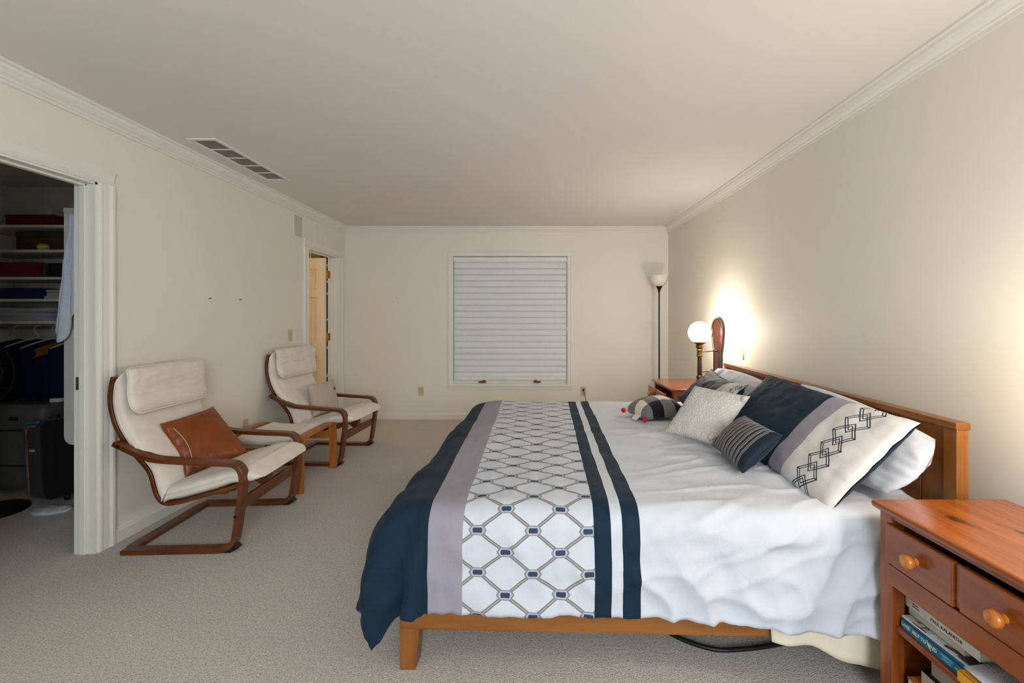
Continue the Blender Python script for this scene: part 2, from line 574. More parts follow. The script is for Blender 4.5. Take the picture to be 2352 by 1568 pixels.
# closet shell and the room beyond the far door
cl = MB()
cl.box((-4.7, 3.90, 0), (XL - WT, 4.0, HC)).box((-4.7, 0.9, 0), (-4.6, 3.9, HC)).box((-4.7, 0.8, 0), (XL - WT, 0.9, HC))
struct(cl.build('wall_closet', 'dark_wall'))
sr = MB()
sr.box((-4.3, 6.6, 0), (XL - WT, 6.7, HC)).box((-4.3, 4.0, 0), (-4.2, 6.6, HC)).box((XL - WT - 0.02, YB + 0.15, 0), (XL - WT + 0.08, 6.6, HC))
struct(sr.build('wall_side_room', 'wall'))

# crown moulding (out from wall, down from ceiling)
CR = [(0, 0), (0.066, 0), (0.066, -0.012), (0.054, -0.016), (0.050, -0.030), (0.036, -0.048), (0.022, -0.060), (0.020, -0.068), (0.012, -0.072), (0.010, -0.086), (0, -0.086)]
struct(MB().prism([(XL + a, HC + b) for a, b in CR], 'y', YF, YB).build('trim_1', 'trim'))
struct(MB().prism([(YB - a, HC + b) for a, b in CR], 'x', XL, XR).build('trim_2', 'trim'))
struct(MB().prism([(XR - a, HC + b) for a, b in CR], 'y', YF, YB).build('trim_3', 'trim'))
# baseboards
BB = [(0, 0), (0.014, 0), (0.014, 0.062), (0.010, 0.070), (0.006, 0.082), (0, 0.084)]
bl = MB()
bl.prism([(XL + a, b) for a, b in BB], 'y', YF, D1a - 0.09).prism([(XL + a, b) for a, b in BB], 'y', D1b + 0.09, D2a - 0.09)
struct(bl.build('baseboard_left', 'trim'))
struct(MB().prism([(YB - a, b) for a, b in BB], 'x', XL, XR).build('baseboard_back', 'trim'))
struct(MB().prism([(XR - a, b) for a, b in BB], 'y', YF, YB).build('baseboard_right', 'trim'))

# door casings: moulded profile (across, out)
CP = [(0, 0), (0, 0.012), (0.008, 0.016), (0.012, 0.012), (0.018, 0.015), (0.026, 0.012), (0.060, 0.014), (0.068, 0.018), (0.074, 0.021), (0.088, 0.021), (0.090, 0.0)]
def doorway(name, a, b, pa, far_w=0.09):
    root = bpy.data.objects.new(name, None); COL.objects.link(root); root.location = (XL, (a + b) / 2, 0); struct(root)
    ox, oy = XL, (a + b) / 2
    def add(nm, mb, mat='trim', par=root, **k):
        mb.v = [(x - ox, y - oy, z) for (x, y, z) in mb.v]
        return mb.build(nm, mat, par, **k)
    k = far_w / 0.09
    add('casing', MB().prism([(XL + o, b + c * k) for c, o in CP], 'z', 0, DH + 0.001))
    add('casing', MB().prism([(XL + o, a - c) for c, o in CP], 'z', 0, DH + 0.001))
    add('casing', MB().prism([(XL + o, DH + c) for c, o in CP], 'y', a - 0.09, b + 0.09 * k))
    for (n0, n1) in ((b, b + 0.0), (a, a)): pass
    jt = 0.012
    add('jamb', MB().box((XL - WT - 0.006, b - jt, 0), (XL + 0.004, b + 0.004, DH)))
    add('jamb', MB().box((XL - WT - 0.006, a - 0.004, 0), (XL + 0.004, a + jt, DH)))
    add('jamb', MB().box((XL - WT - 0.006, a, DH - jt), (XL + 0.004, b, DH + 0.004)))
    s0, s1 = (XL - 0.055, XL - 0.043)
    add('door_stop', MB().box((XL - WT + 0.03, b - jt - 0.012, 0), (XL - 0.042, b - jt, DH - jt)), bevel=0.003)
    add('door_stop', MB().box((XL - WT + 0.03, a + jt, DH - jt - 0.012), (XL - 0.042, b - jt, DH - jt)), bevel=0.003)
    return root, add
d1, add1 = doorway('door_1', D1a, D1b, True)
sp = add1('strike_plate', MB().box((XL - 0.10, D1b - 0.0145, 0.895), (XL - 0.078, D1b - 0.011, 0.965)), 'brass_hinge')
sp['label'] = 'brass strike plate'
d2, add2 = doorway('door_2', D2a, D2b, True, 0.13)
# the six-panel door leaf, swung open into the side room
leaf_a = math.radians(97)                      # from closed (-y) swinging towards -x
hx, hy = XL - WT - 0.018, D2b - 0.016
leaf = bpy.data.objects.new('door_3', None); COL.objects.link(leaf); struct(leaf)
leaf.location = (hx, hy, 0.012)
leaf.rotation_euler = (0, 0, -leaf_a)           # local -y is along the leaf
def leaf_mesh():
    W_, H_, T_ = 0.675, 2.0, 0.035
    mb = MB(); st = 0.105
    # stiles and rails
    mb.box((0, -st, 0), (T_, 0, H_)).box((0, -W_, 0), (T_, -W_ + st, H_)).box((0, -W_ / 2 - 0.04, 0), (T_, -W_ / 2 + 0.04, H_))
    for z0, z1 in ((0, 0.2), (0.80, 0.98), (1.52, 1.62), (1.86, H_)):
        mb.box((0.0005, -W_ + 0.01, z0), (T_ - 0.0005, -0.01, z1))
    mb.build('stile_frame', 'door', leaf, bevel=0.003)
    for y0, y1 in ((-W_ / 2 + 0.04, -st), (-W_ + st, -W_ / 2 - 0.04)):
        for z0, z1 in ((0.2, 0.80), (0.98, 1.52), (1.62, 1.86)):
            pm = MB(); pm.box((0.011, y0, z0), (T_ - 0.011, y1, z1))
            pm.box((0.005, y0 + 0.028, z0 + 0.028), (T_ - 0.005, y1 - 0.028, z1 - 0.028))
            pm.build('door_panel', 'door', leaf, bevel=0.006, seg=1)
    kb = MB().lathe([(0.012, 0.0), (0.012, 0.03), (0.028, 0.04), (0.030, 0.055), (0.018, 0.066), (0.002, 0.068)], (T_, -W_ + 0.06, 0.95), 16, 'x')
    kb.build('door_knob', 'brass_hinge', leaf, smooth='auto')
leaf_mesh()
for z in (1.81, 1.055, 0.26):
    h = MB(); h.box((XL - WT - 0.004 , D2b - 0.0150, z - 0.045), (XL - WT + 0.034, D2b - 0.0115, z + 0.045))
    h.lathe([(0.006, -0.047), (0.006, 0.047)], (XL - WT - 0.010, D2b - 0.018, z), 10)
    h.box((XL - WT - 0.048, D2b - 0.018, z - 0.045), (XL - WT - 0.010, D2b - 0.0145, z + 0.045))
    o = add2('hinge', h, 'brass_hinge'); o['label'] = 'brass butt hinge'

# ------------------------------------------------------------------ window
win = bpy.data.objects.new('window_1', None); COL.objects.link(win); struct(win); win.location = ((WX0 + WX1) / 2, YB, WZ0)
def wadd(nm, mb, mat='trim', par=win, **k):
    ox, oy, oz = win.location
    mb.v = [(x - ox, y - oy, z - oz) for (x, y, z) in mb.v]
    return mb.build(nm, mat, par, **k)
WC = [(0, 0), (0, 0.010), (0.006, 0.014), (0.012, 0.011), (0.042, 0.014), (0.046, 0.020), (0.058, 0.020), (0.058, 0)]
wadd('casing', MB().prism([(WX0 - c, YB - o) for c, o in WC], 'z', WZ0 - 0.03, WZ1))
wadd('casing', MB().prism([(WX1 + c, YB - o) for c, o in WC], 'z', WZ0 - 0.03, WZ1))
wadd('casing', MB().prism([(YB - o, WZ1 + c) for c, o in WC], 'x', WX0 - 0.058, WX1 + 0.058))
wadd('sill', MB().box((WX0 - 0.075, YB - 0.030, WZ0 - 0.030), (WX1 + 0.065, YB + 0.11, WZ0 - 0.012)), bevel=0.004)
wadd('apron', MB().prism([(YB, WZ0 - 0.075), (YB - 0.010, WZ0 - 0.075), (YB - 0.016, WZ0 - 0.035), (YB - 0.016, WZ0 - 0.030), (YB, WZ0 - 0.030)], 'x', WX0 - 0.058, WX1 + 0.050))
mid = (WX0 + WX1) / 2
for x0, x1 in ((WX0, mid - 0.004), (mid + 0.004, WX1)):
    f = MB(); y0, y1 = YB + 0.038, YB + 0.078
    f.box((x0, y0, WZ0 - 0.012), (x1, y1, WZ0 + 0.055)).box((x0, y0, WZ1 - 0.05), (x1, y1, WZ1)).box((x0, y0, WZ0 + 0.055), (x0 + 0.05, y1, WZ1 - 0.05)).box((x1 - 0.05, y0, WZ0 + 0.055), (x1, y1, WZ1 - 0.05))
    sash = wadd('sash', f)
    wadd('pane', MB().box((x0 + 0.045, YB + 0.055, WZ0 + 0.05), (x1 - 0.045, YB + 0.061, WZ1 - 0.045)), 'glass')
wadd('mullion', MB().box((mid - 0.014, YB + 0.036, WZ0 - 0.012), (mid + 0.014, YB + 0.085, WZ1)))
for cx, s_ in ((-0.665, 1), (0.033, -1)):
    c = MB(); zz = WZ0 + 0.022; yy = YB + 0.026
    c.box((cx - 0.045, yy - 0.004, zz - 0.012), (cx + 0.045, yy + 0.014, zz + 0.008))
    c.lathe([(0.011, 0.0), (0.013, -0.012), (0.008, -0.022), (0.002, -0.024)], (cx + 0.025 * s_, yy - 0.002, zz + 0.014), 12, 'y')
    c.tube([(cx + 0.025 * s_, yy - 0.016, zz + 0.016), (cx, yy - 0.02, zz + 0.010), (cx - 0.035 * s_, yy - 0.018, zz - 0.002)], 0.006, 8)
    o = wadd('crank_handle', c, 'bronze', bevel=0.002); o['label'] = 'bronze crank handle'

# ------------------------------------------------------------------ window shade
sh = thing('window_shade', 'white banded fabric shade lowered over the window', 'window shade', (mid, YB + 0.03, 0.50))
def sadd(nm, mb, mat, **k):
    ox, oy, oz = sh.location
    mb.v = [(x - ox, y - oy, z - oz) for (x, y, z) in mb.v]
    return mb.build(nm, mat, sh, **k)
BX0, BX1 = WX0 + 0.010, WX1 - 0.012
hr = [(YB + 0.036, 2.058), (YB - 0.002, 2.058), (YB - 0.012, 2.045), (YB - 0.014, 2.015), (YB - 0.006, 1.994), (YB + 0.036, 1.990)]
sadd('headrail', MB().prism(hr, 'x', WX0 + 0.003, WX1 - 0.003), 'blind_rail', bevel=0.003)
NB = 19; zt, zb = 1.992, 0.523; bh = (zt - zb) / NB
for i in range(NB):
    z1 = zt - i * bh; z0 = z1 - bh
    prof = []
    for k in range(9):
        t = k / 8; z = z1 + 0.004 - (bh + 0.004) * t
        bul = 0.012 * max(0.0, math.sin(PI * min(1, t * 1.05))) ** 0.7 + 0.017 * t
        prof.append((YB + 0.026 - bul, z))
    prof += [(p[0] + 0.0025, p[1]) for p in reversed(prof)]
    sadd('shade_band', MB().prism(prof, 'x', BX0, BX1), 'shade', smooth='auto')
sadd('bottom_rail', MB().box((BX0, YB + 0.006, 0.498), (BX1, YB + 0.030, 0.525)), 'blind_rail', bevel=0.005)
sadd('cord_tensioner', MB().box((BX1 + 0.001, YB - 0.004, 1.12), (BX1 + 0.012, YB + 0.012, 1.17)), 'blind_rail', bevel=0.002)

# ------------------------------------------------------------------ ceiling vent, wall speaker, switch, outlets, nails
vx0, vx1, vy0, vy1 = -2.225, -2.035, 2.835, 3.69
v = thing('ceiling_vent', 'long white linear air grille set in the ceiling near the closet wall', 'vent', ((vx0 + vx1) / 2, (vy0 + vy1) / 2, HC))
def vadd(nm, mb, mat='trim', **k):
    ox, oy, oz = v.location
    mb.v = [(x - ox, y - oy, z - oz) for (x, y, z) in mb.v]
    return mb.build(nm, mat, v, **k)
fr = MB(); fw = 0.022
fr.box((vx0, vy0, HC - 0.008), (vx1, vy0 + fw, HC)).box((vx0, vy1 - fw, HC - 0.008), (vx1, vy1, HC))
fr.box((vx0, vy0 + fw, HC - 0.008), (vx0 + fw, vy1 - fw, HC)).box((vx1 - fw, vy0 + fw, HC - 0.008), (vx1, vy1 - fw, HC))
vadd('frame', fr)
MT['duct'] = plain('galvanised_duct', (150, 150, 148), 0.5, 0.5, 0.6)
vadd('duct', MB().box((VX0 - 0.02, VY0 - 0.02, HC + 0.1), (VX1 + 0.02, VY1 + 0.02, HC + 0.11)), 'duct')
for i in range(1, 5):
    y = vy0 + fw + (vy1 - vy0 - 2 * fw) * i / 5
    vadd('crossbar', MB().box((vx0 + fw, y - 0.006, HC - 0.006), (vx1 - fw, y + 0.006, HC)))
lv = MB(); n_l = 15
for i in range(n_l):
    x = vx0 + fw + (vx1 - vx0 - 2 * fw) * (i + 0.5) / n_l
    lv.prism([(x + 0.0058, HC - 0.004), (x + 0.0046, HC - 0.004), (x - 0.0058, HC + 0.004), (x - 0.0046, HC + 0.004)], 'y', vy0 + fw, vy1 - fw)
o = vadd('louvers', lv); o['kind'] = 'stuff'

spk = thing('wall_speaker', 'small grey rectangular grille panel high on the wall beside the far doorway', 'speaker', (XL, 4.50, 2.11))
f = MB(); f.box((0, -0.082, -0.008), (0.006, 0.082, 0.22)); f.build('frame', 'trim', spk, bevel=0.002)
MB().box((0.004, -0.072, 0.002), (0.009, 0.072, 0.21)).build('grille', 'grille', spk, bevel=0.003)

def outlet(loc, face, label, kind='outlet', group=None):
    t = thing('light_switch' if kind == 'switch' else 'wall_outlet', label, kind, loc, face, group)
    # local: plate in the xz plane, facing -y
    MB().box((-0.036, -0.005, -0.058), (0.036, 0.0, 0.058)).build('plate', 'ivory', t, bevel=0.002)
    if kind == 'switch':
        MB().box((-0.006, -0.008, -0.012), (0.006, -0.004, 0.012)).build('switch_frame', 'ivory', t)
        MB().prism([(-0.004, -0.006), (-0.016, 0.004), (-0.014, 0.009), (-0.004, 0.006)], 'x', -0.004, 0.004).build('toggle', 'ivory', t)
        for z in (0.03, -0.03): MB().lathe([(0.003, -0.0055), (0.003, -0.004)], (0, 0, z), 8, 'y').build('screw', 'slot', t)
    else:
        for z in (0.020, -0.020):
            r = MB(); r.lathe([(0.0165, -0.0075), (0.017, -0.004)], (0, 0, z), 18, 'y')
            r = r.build('receptacle', 'ivory', t)
            s_ = MB(); s_.box((-0.008, -0.0082, z - 0.001), (-0.005, -0.007, z + 0.009)).box((0.005, -0.0082, z - 0.001), (0.008, -0.007, z + 0.009)).box((-0.002, -0.0082, z - 0.010), (0.002, -0.007, z - 0.005))  # raised dark blocks painted in place of shaded slot holes
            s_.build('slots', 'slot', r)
    return t
outlet((-1.44, YB, 0.358), 0, 'ivory double wall outlet between the far corner and the window, nothing plugged in', 'outlet')
o4 = outlet((0.617, YB, 0.358), 0, 'ivory wall outlet with a black plug beside the window', 'outlet')
outlet((XL, 3.69, 0.39), PI / 2, 'ivory wall outlet low on the wall behind the footstool', 'outlet')
outlet((XL, 4.36, 1.115), PI / 2, 'ivory toggle switch plate on the wall above the far armchair', 'switch')
pc = thing('power_cord', 'thin black power cord plugged into the outlet behind the bed', 'cord', (0.617, YB - 0.009, 0.378))
MB().box((-0.011, -0.022, -0.012), (0.011, 0.0, 0.012)).build('plug', 'black_plastic', pc, bevel=0.004)
MB().tube(crom([(0, -0.018, -0.008), (0.010, -0.03, -0.05), (0.024, -0.035, -0.11), (0.030, -0.03, -0.19), (0.024, -0.03, -0.28), (0.05, -0.05, -0.358), (0.20, -0.08, -0.3655)], 5), 0.0035, 8).build('cable', 'black_plastic', pc, smooth=True)

for (y, z, x, lab, g) in ((3.277, 1.431, XL, 'tiny picture nail in the bare wall beside the closet doorway', 'picture nails'), (3.615, 1.435, XL, 'tiny picture nail in the bare wall beside the closet doorway', 'picture nails')):
    MB().tube([(x - 0.002, y, z - 0.003), (x + 0.016, y, z + 0.004)], [0.0025, 0.0035], 8).build('picture_nail', 'black', None)
    tag(bpy.context.scene.collection.objects[-1] if False else COL.objects[-1], lab, 'nail', g)
nb = MB().tube([(-1.752, YB + 0.002, 1.535), (-1.752, YB - 0.015, 1.542)], [0.0022, 0.003], 8).build('picture_nail', 'black')
tag(nb, 'tiny picture nail in the back wall between door and window', 'nail')

nt_ = MB(); nt_.add([(0, 0.03, 0.08), (0, -0.03, 0.075), (-0.002, 0.032, 0.03), (-0.002, -0.028, 0.025), (-0.008, 0.033, -0.005), (-0.008, -0.026, -0.012)], [(0, 1, 3, 2), (2, 3, 5, 4)])
o = nt_.build('sticky_note', 'note'); o.location = (XR - 0.001, 3.62, 0.965)
so = o.modifiers.new('t', 'SOLIDIFY'); so.thickness = 0.0008
tag(o, 'small pale yellow sticky note on the wall above the headboard', 'note')

# ================================================================== BED
YAW = math.radians(-1.7)
BO = Vector((-0.494, 1.626, 0)); BU = Vector((math.cos(YAW), math.sin(YAW), 0)); BV = Vector((-math.sin(YAW), math.cos(YAW), 0))
BW = 2.07; HB = 1.985                                   # frame width, headboard front
def B(u, v, z=0.0): return BO + BU * u + BV * v + Vector((0, 0, z))
bed = thing('bed', 'honey pine king bed frame with a slatted headboard', 'bed', BO, YAW)
def leg(u0, u1, v0, v1, tu, zt=0.150):
    mb = MB(); g = tu
    vs = [(u0, v0, 0), (u1 - g, v0, 0), (u1 - g, v1, 0), (u0, v1, 0), (u0, v0, zt), (u1, v0, zt), (u1, v1, zt), (u0, v1, zt)]
    return mb.add(vs, [(0, 3, 2, 1), (4, 5, 6, 7), (0, 1, 5, 4), (1, 2, 6, 5), (2, 3, 7, 6), (3, 0, 4, 7)])
leg(0, 0.070, 0.0, 0.070, 0.012).build('leg', 'bed_z', bed, bevel=0.003)
leg(0, 0.070, BW - 0.070, BW, 0.012).build('leg', 'bed_z', bed, bevel=0.003)
for vv in (0.0, BW - 0.03):
    MB().box((0, vv, 0.148), (HB, vv + 0.03, 0.290)).build('side_rail', 'bed', bed, bevel=0.004)
MB().box((0.0, 0.03, 0.148), (0.03, BW - 0.03, 0.290)).build('foot_rail', 'bed_y', bed, bevel=0.004)
MB().box((0.03, BW / 2 - 0.04, 0.12), (HB, BW / 2 + 0.04, 0.2)).build('center_beam', 'bed', bed)
leg(0.95, 1.02, BW / 2 - 0.035, BW / 2 + 0.035, 0.0, 0.12).build('leg', 'bed_z', bed)
for i in range(9):
    u = 0.08 + i * 0.22
    MB().box((u, 0.03, 0.2), (u + 0.09, BW - 0.03, 0.218)).build('slat', 'bed_y', bed)
# headboard
hz = 0.918
for v0, v1 in ((0.0, 0.055), (BW - 0.055, BW)):
    pst = MB().box((HB, v0, 0), (HB + 0.042, v1, hz - 0.026)).build('headboard_post', 'bed_z', bed, bevel=0.003)
MB().lathe([(0.008, -0.0005), (0.007, 0.0012), (0.004, 0.0016)], (HB + 0.030, 0.0, hz - 0.052), 14, 'y').build('dowel_plug', 'bed_y', bed)
MB().box((HB - 0.004, -0.003, hz - 0.026), (HB + 0.046, BW + 0.003, hz)).build('headboard_cap', 'bed_y', bed, bevel=0.003)
MB().box((HB + 0.010, 0.055, hz - 0.150), (HB + 0.032, BW - 0.055, hz - 0.026)).build('headboard_rail', 'bed_y', bed, bevel=0.002)
MB().box((HB + 0.010, 0.055, 0.30), (HB + 0.032, BW - 0.055, 0.42)).build('headboard_rail', 'bed_y', bed, bevel=0.002)
ns = 18
for i in range(ns):
    v0 = 0.062 + i * (BW - 0.124) / ns
    MB().box((HB + 0.013, v0, 0.42), (HB + 0.029, v0 + 0.100, hz - 0.150)).build('headboard_slat', 'bed_z', bed, bevel=0.002)

mt = MB().box((0.06, 0.045, 0.0), (HB - 0.012, BW - 0.045, 0.345)).build('mattress', 'white_cotton', None, bevel=0.05, seg=4, smooth=True)
mt.location = BO + Vector((0, 0, 0.219)); mt.rotation_euler = (0, 0, YAW)
tag(mt, 'white mattress lying on the pine bed frame under the duvet', 'mattress')

# ---- duvet: a sheet in arc length, draped over mattress edges
ZT = 0.607
UF, VN, VF = 0.115, 0.084, BW - 0.084                    # where the cloth starts to bend
def prof(R, thmax, L):
    """offset, drop after arc length R with the slope ramping to thmax over L"""
    off = dr = 0.0; n = max(2, int(R / 0.01)); ds = R / n
    for i in range(n):
        s_ = (i + 0.5) * ds; th = thmax * sstep(0, L, s_)
        off += math.cos(th) * ds; dr += math.sin(th) * ds
    return off, dr
TAB = {}
def ptab(R, th, L):
    k = (round(R, 3), round(th, 3), L)
    if k not in TAB: TAB[k] = prof(max(k[0], 1e-4), k[1], L)
    return TAB[k]
PMAX, QMAX = 0.545, 0.446
def duvet_pt(a, b):
    """a: along the bed (negative side over the foot), b: across. Returns (u, v, z)"""
    p = max(0.0, UF - a); q = max(0.0, VN - b); r = max(0.0, b - VF)
    qq = max(q, r); sgn = -1 if q >= r else 1
    u = max(a, UF); v = min(max(b, VN), VF); z = ZT
    if p > 0 or qq > 0:
        R = (p ** 4 + qq ** 4) ** 0.25
        phi = math.atan2(qq, p)
        fph = sstep(0.15, 1.25, phi)
        th = math.radians(84 + (87.5 - 84) * fph)
        L = 0.36 + (0.20 - 0.36) * fph
        off, dr = ptab(R, th, L)
        corner = math.sin(2 * phi) if p > 0 and qq > 0 else 0.0
        off += corner * (0.040 * math.cos(10.0 * phi + 0.2) + 0.028) * sstep(0.12, 0.5, R)
        if p > 0:
            off += 0.034 * math.sin(b * 11.0 + 1.9) * sstep(0.15, 0.5, p) * (1 - fph)
        u -= off * math.cos(phi); v += sgn * off * math.sin(phi); z -= dr
    return u, v, z
def duvet():
    A0, A1 = UF - PMAX, HB - 0.05
    na, nb_ = 210, 250
    verts = []; uvs = []
    grid = []
    for i in range(na + 1):
        fa = i / na
        a = A0 + (A1 - A0) * fa
        q_here = QMAX + 0.045 * sstep(0.7, 1.9, a) + 0.012 * nz(a * 9, 3.1) + 0.007 * nz(a * 26, 7.7)
        B0, B1 = VN - q_here, VF + 0.46
        for j in range(nb_ + 1):
            fb = j / nb_
            b = B0 + (B1 - B0) * fb
            aa = a
            if i == 0 or fa < 0.2:
                aa = a - (0.02 * nz(b * 5, 1.7)) * (1 - fa / 0.2)
            grid.append((aa, b))
    P = [Vector(duvet_pt(a, b)) for a, b in grid]
    # displacement along an approximate normal
    W = nb_ + 1
    out = []
    for i in range(na + 1):
        for j in range(nb_ + 1):
            k = i * W + j
            a, b = grid[k]
            i0, i1 = max(i - 1, 0), min(i + 1, na); j0, j1 = max(j - 1, 0), min(j + 1, nb_)
            du = P[i1 * W + j] - P[i0 * W + j]; dv = P[i * W + j1] - P[i * W + j0]
            n = du.cross(dv)
            if n.length > 1e-9: n.normalize()
            side = sstep(0.02, 0.22, VN - b); foot = sstep(0.0, 0.2, UF - a)
            top = 1 - max(side, foot)
            d = 0.0
            # puffiness and pulled creases on top (they run across from the pillows)
            d += 0.011 * nz(a * 3.2 + 4, b * 2.6) + 0.006 * nz(a * 2.5 + b * 5, b * 7 + a * 2, 3)
            cr = 1 - abs(nz(a * 2.0 + b * 1.3, b * 9 - a * 3.5, 5.5)) * 2.2
            d += 0.009 * max(0, cr) ** 2.4 * sstep(0.75, 1.2, a)
            cr2 = 1 - abs(nz(a * 13, b * 2.2 + a * 2, 8.5)) * 2.4
            d += 0.0035 * max(0, cr2) ** 2 * sstep(1.0, 0.6, a) if a < 1.0 else 0
            # folds on the near side: diagonal, and hanging ripples near the head end
            if side > 0:
                f1 = 1 - abs(nz(a * 5.5 + b * 3.0, b * 4.5 - a * 1.2, 11.0)) * 2.1
                f2 = 1 - abs(nz(a * 4.0 - b * 6.5, b * 4.0 + a, 17.0)) * 2.1
                rip = math.sin(a * 23 + 2.5 * nz(a * 2, b * 2)) * sstep(1.25, 1.75, a)
                wgt = 0.45 + 0.75 * sstep(0.6, 1.1, a)
                d += side * wgt * (0.017 * max(0, f1) ** 2.2 + 0.015 * max(0, f2) ** 2.2 - 0.009 + 0.004 * nz(a * 17 + b * 9, b * 12 - a * 5, 31)) + side * 0.008 * rip * sstep(0.1, 0.45, VN - b)
                # hem puckers
                d += side * sstep(0.34, 0.50, VN - b) * 0.008 * nz(a * 20, 2.2)
                # tufted pinch
                for (ta, tb) in ((1.15, -0.185), (1.62, -0.10), (0.92, -0.33)):
                    rr = math.hypot(a - ta, b - tb)
                    d -= 0.016 * math.exp(-(rr / 0.045) ** 2)
            if foot > 0:
                d += foot * (0.022 * nz(a * 3, b * 4.5, 21) + 0.012 * nz(a * 5 + b * 3, b * 8, 23))
            p = P[k] + n * d * (1 if n.z > -0.2 else -1)
            out.append(p); uvs.append((a + 0.075 * (b / BW) * sstep(0.75, 0.1, a) * (1 if b > 0 else 0), b))
    faces = []
    for i in range(na):
        for j in range(nb_):
            faces.append((i * W + j, (i + 1) * W + j, (i + 1) * W + j + 1, i * W + j + 1))
    me = bpy.data.meshes.new('duvet'); me.from_pydata([tuple(p) for p in out], [], faces)
    uvl = me.uv_layers.new(name='UVMap')
    for lp in me.loops: uvl.data[lp.index].uv = uvs[lp.vertex_index]
    me.update()
    o = link('duvet', me, 'duvet', None, smooth=True)
    so = o.modifiers.new('thickness', 'SOLIDIFY'); so.thickness = 0.022; so.offset = -1
    o.location = BO; o.rotation_euler = (0, 0, YAW)
    # normals up
    c = sum((p.normal.z for p in me.polygons if p.center.z > 0.58), 0.0)
    if c < 0: me.flip_normals()
    return o
tag(duvet(), 'white duvet with navy and grey bands and a hexagon trellis panel, spread over the bed', 'duvet')

# bed skirt hanging at the head end of the near side
sk = MB(); n = 26
pts_t = []; 
for i in range(n + 1):
    t = i / n; u = 1.33 + 0.62 * t
    zb_ = 0.150 - 0.105 * sstep(0.0, 0.75, t) - 0.012 * nz(t * 6, 0.3)
    for j in range(6):
        s_ = j / 5
        z = 0.20 + (zb_ - 0.20) * s_
        vv = -0.012 - 0.014 * s_ * (1 + math.sin(t * 19)) * 0.6 - 0.004
        sk.v.append((u, vv, z))
for i in range(n):
    for j in range(5):
        k = i * 6 + j; sk.f.append((k, k + 6, k + 7, k + 1))
o = sk.build('bed_skirt', 'skirt', None, smooth=True)
so = o.modifiers.new('t', 'SOLIDIFY'); so.thickness = 0.002
o.location = BO; o.rotation_euler = (0, 0, YAW)
tag(o, 'cream cotton bed skirt sagging below the duvet hem near the nightstand', 'bed skirt')

# cable and box under the bed
o = MB().tube(crom([(0.30, 2.3, 0.010), (0.42, 1.98, 0.010), (0.55, 1.80, 0.010), (0.68, 1.718, 0.010), (0.80, 1.715, 0.010), (0.93, 1.735, 0.010), (1.05, 1.762, 0.010), (1.15, 1.772, 0.010), (1.26, 1.778, 0.010)], 6), 0.0085, 10).build('floor_cable', 'black_plastic', None, smooth=True)
tag(o, 'thick black cable curving over the carpet under the bed', 'cable')
ub = thing('storage_box', 'flat black box pushed under the head end of the bed', 'box', (1.17, 2.035, 0))
MB().box((-0.15, -0.22, 0.002), (0.15, 0.22, 0.085)).build('box_body', 'black_plastic', ub, bevel=0.008)
MB().box((-0.155, -0.225, 0.085), (0.155, 0.225, 0.10)).build('lid', 'black_plastic', ub, bevel=0.004)

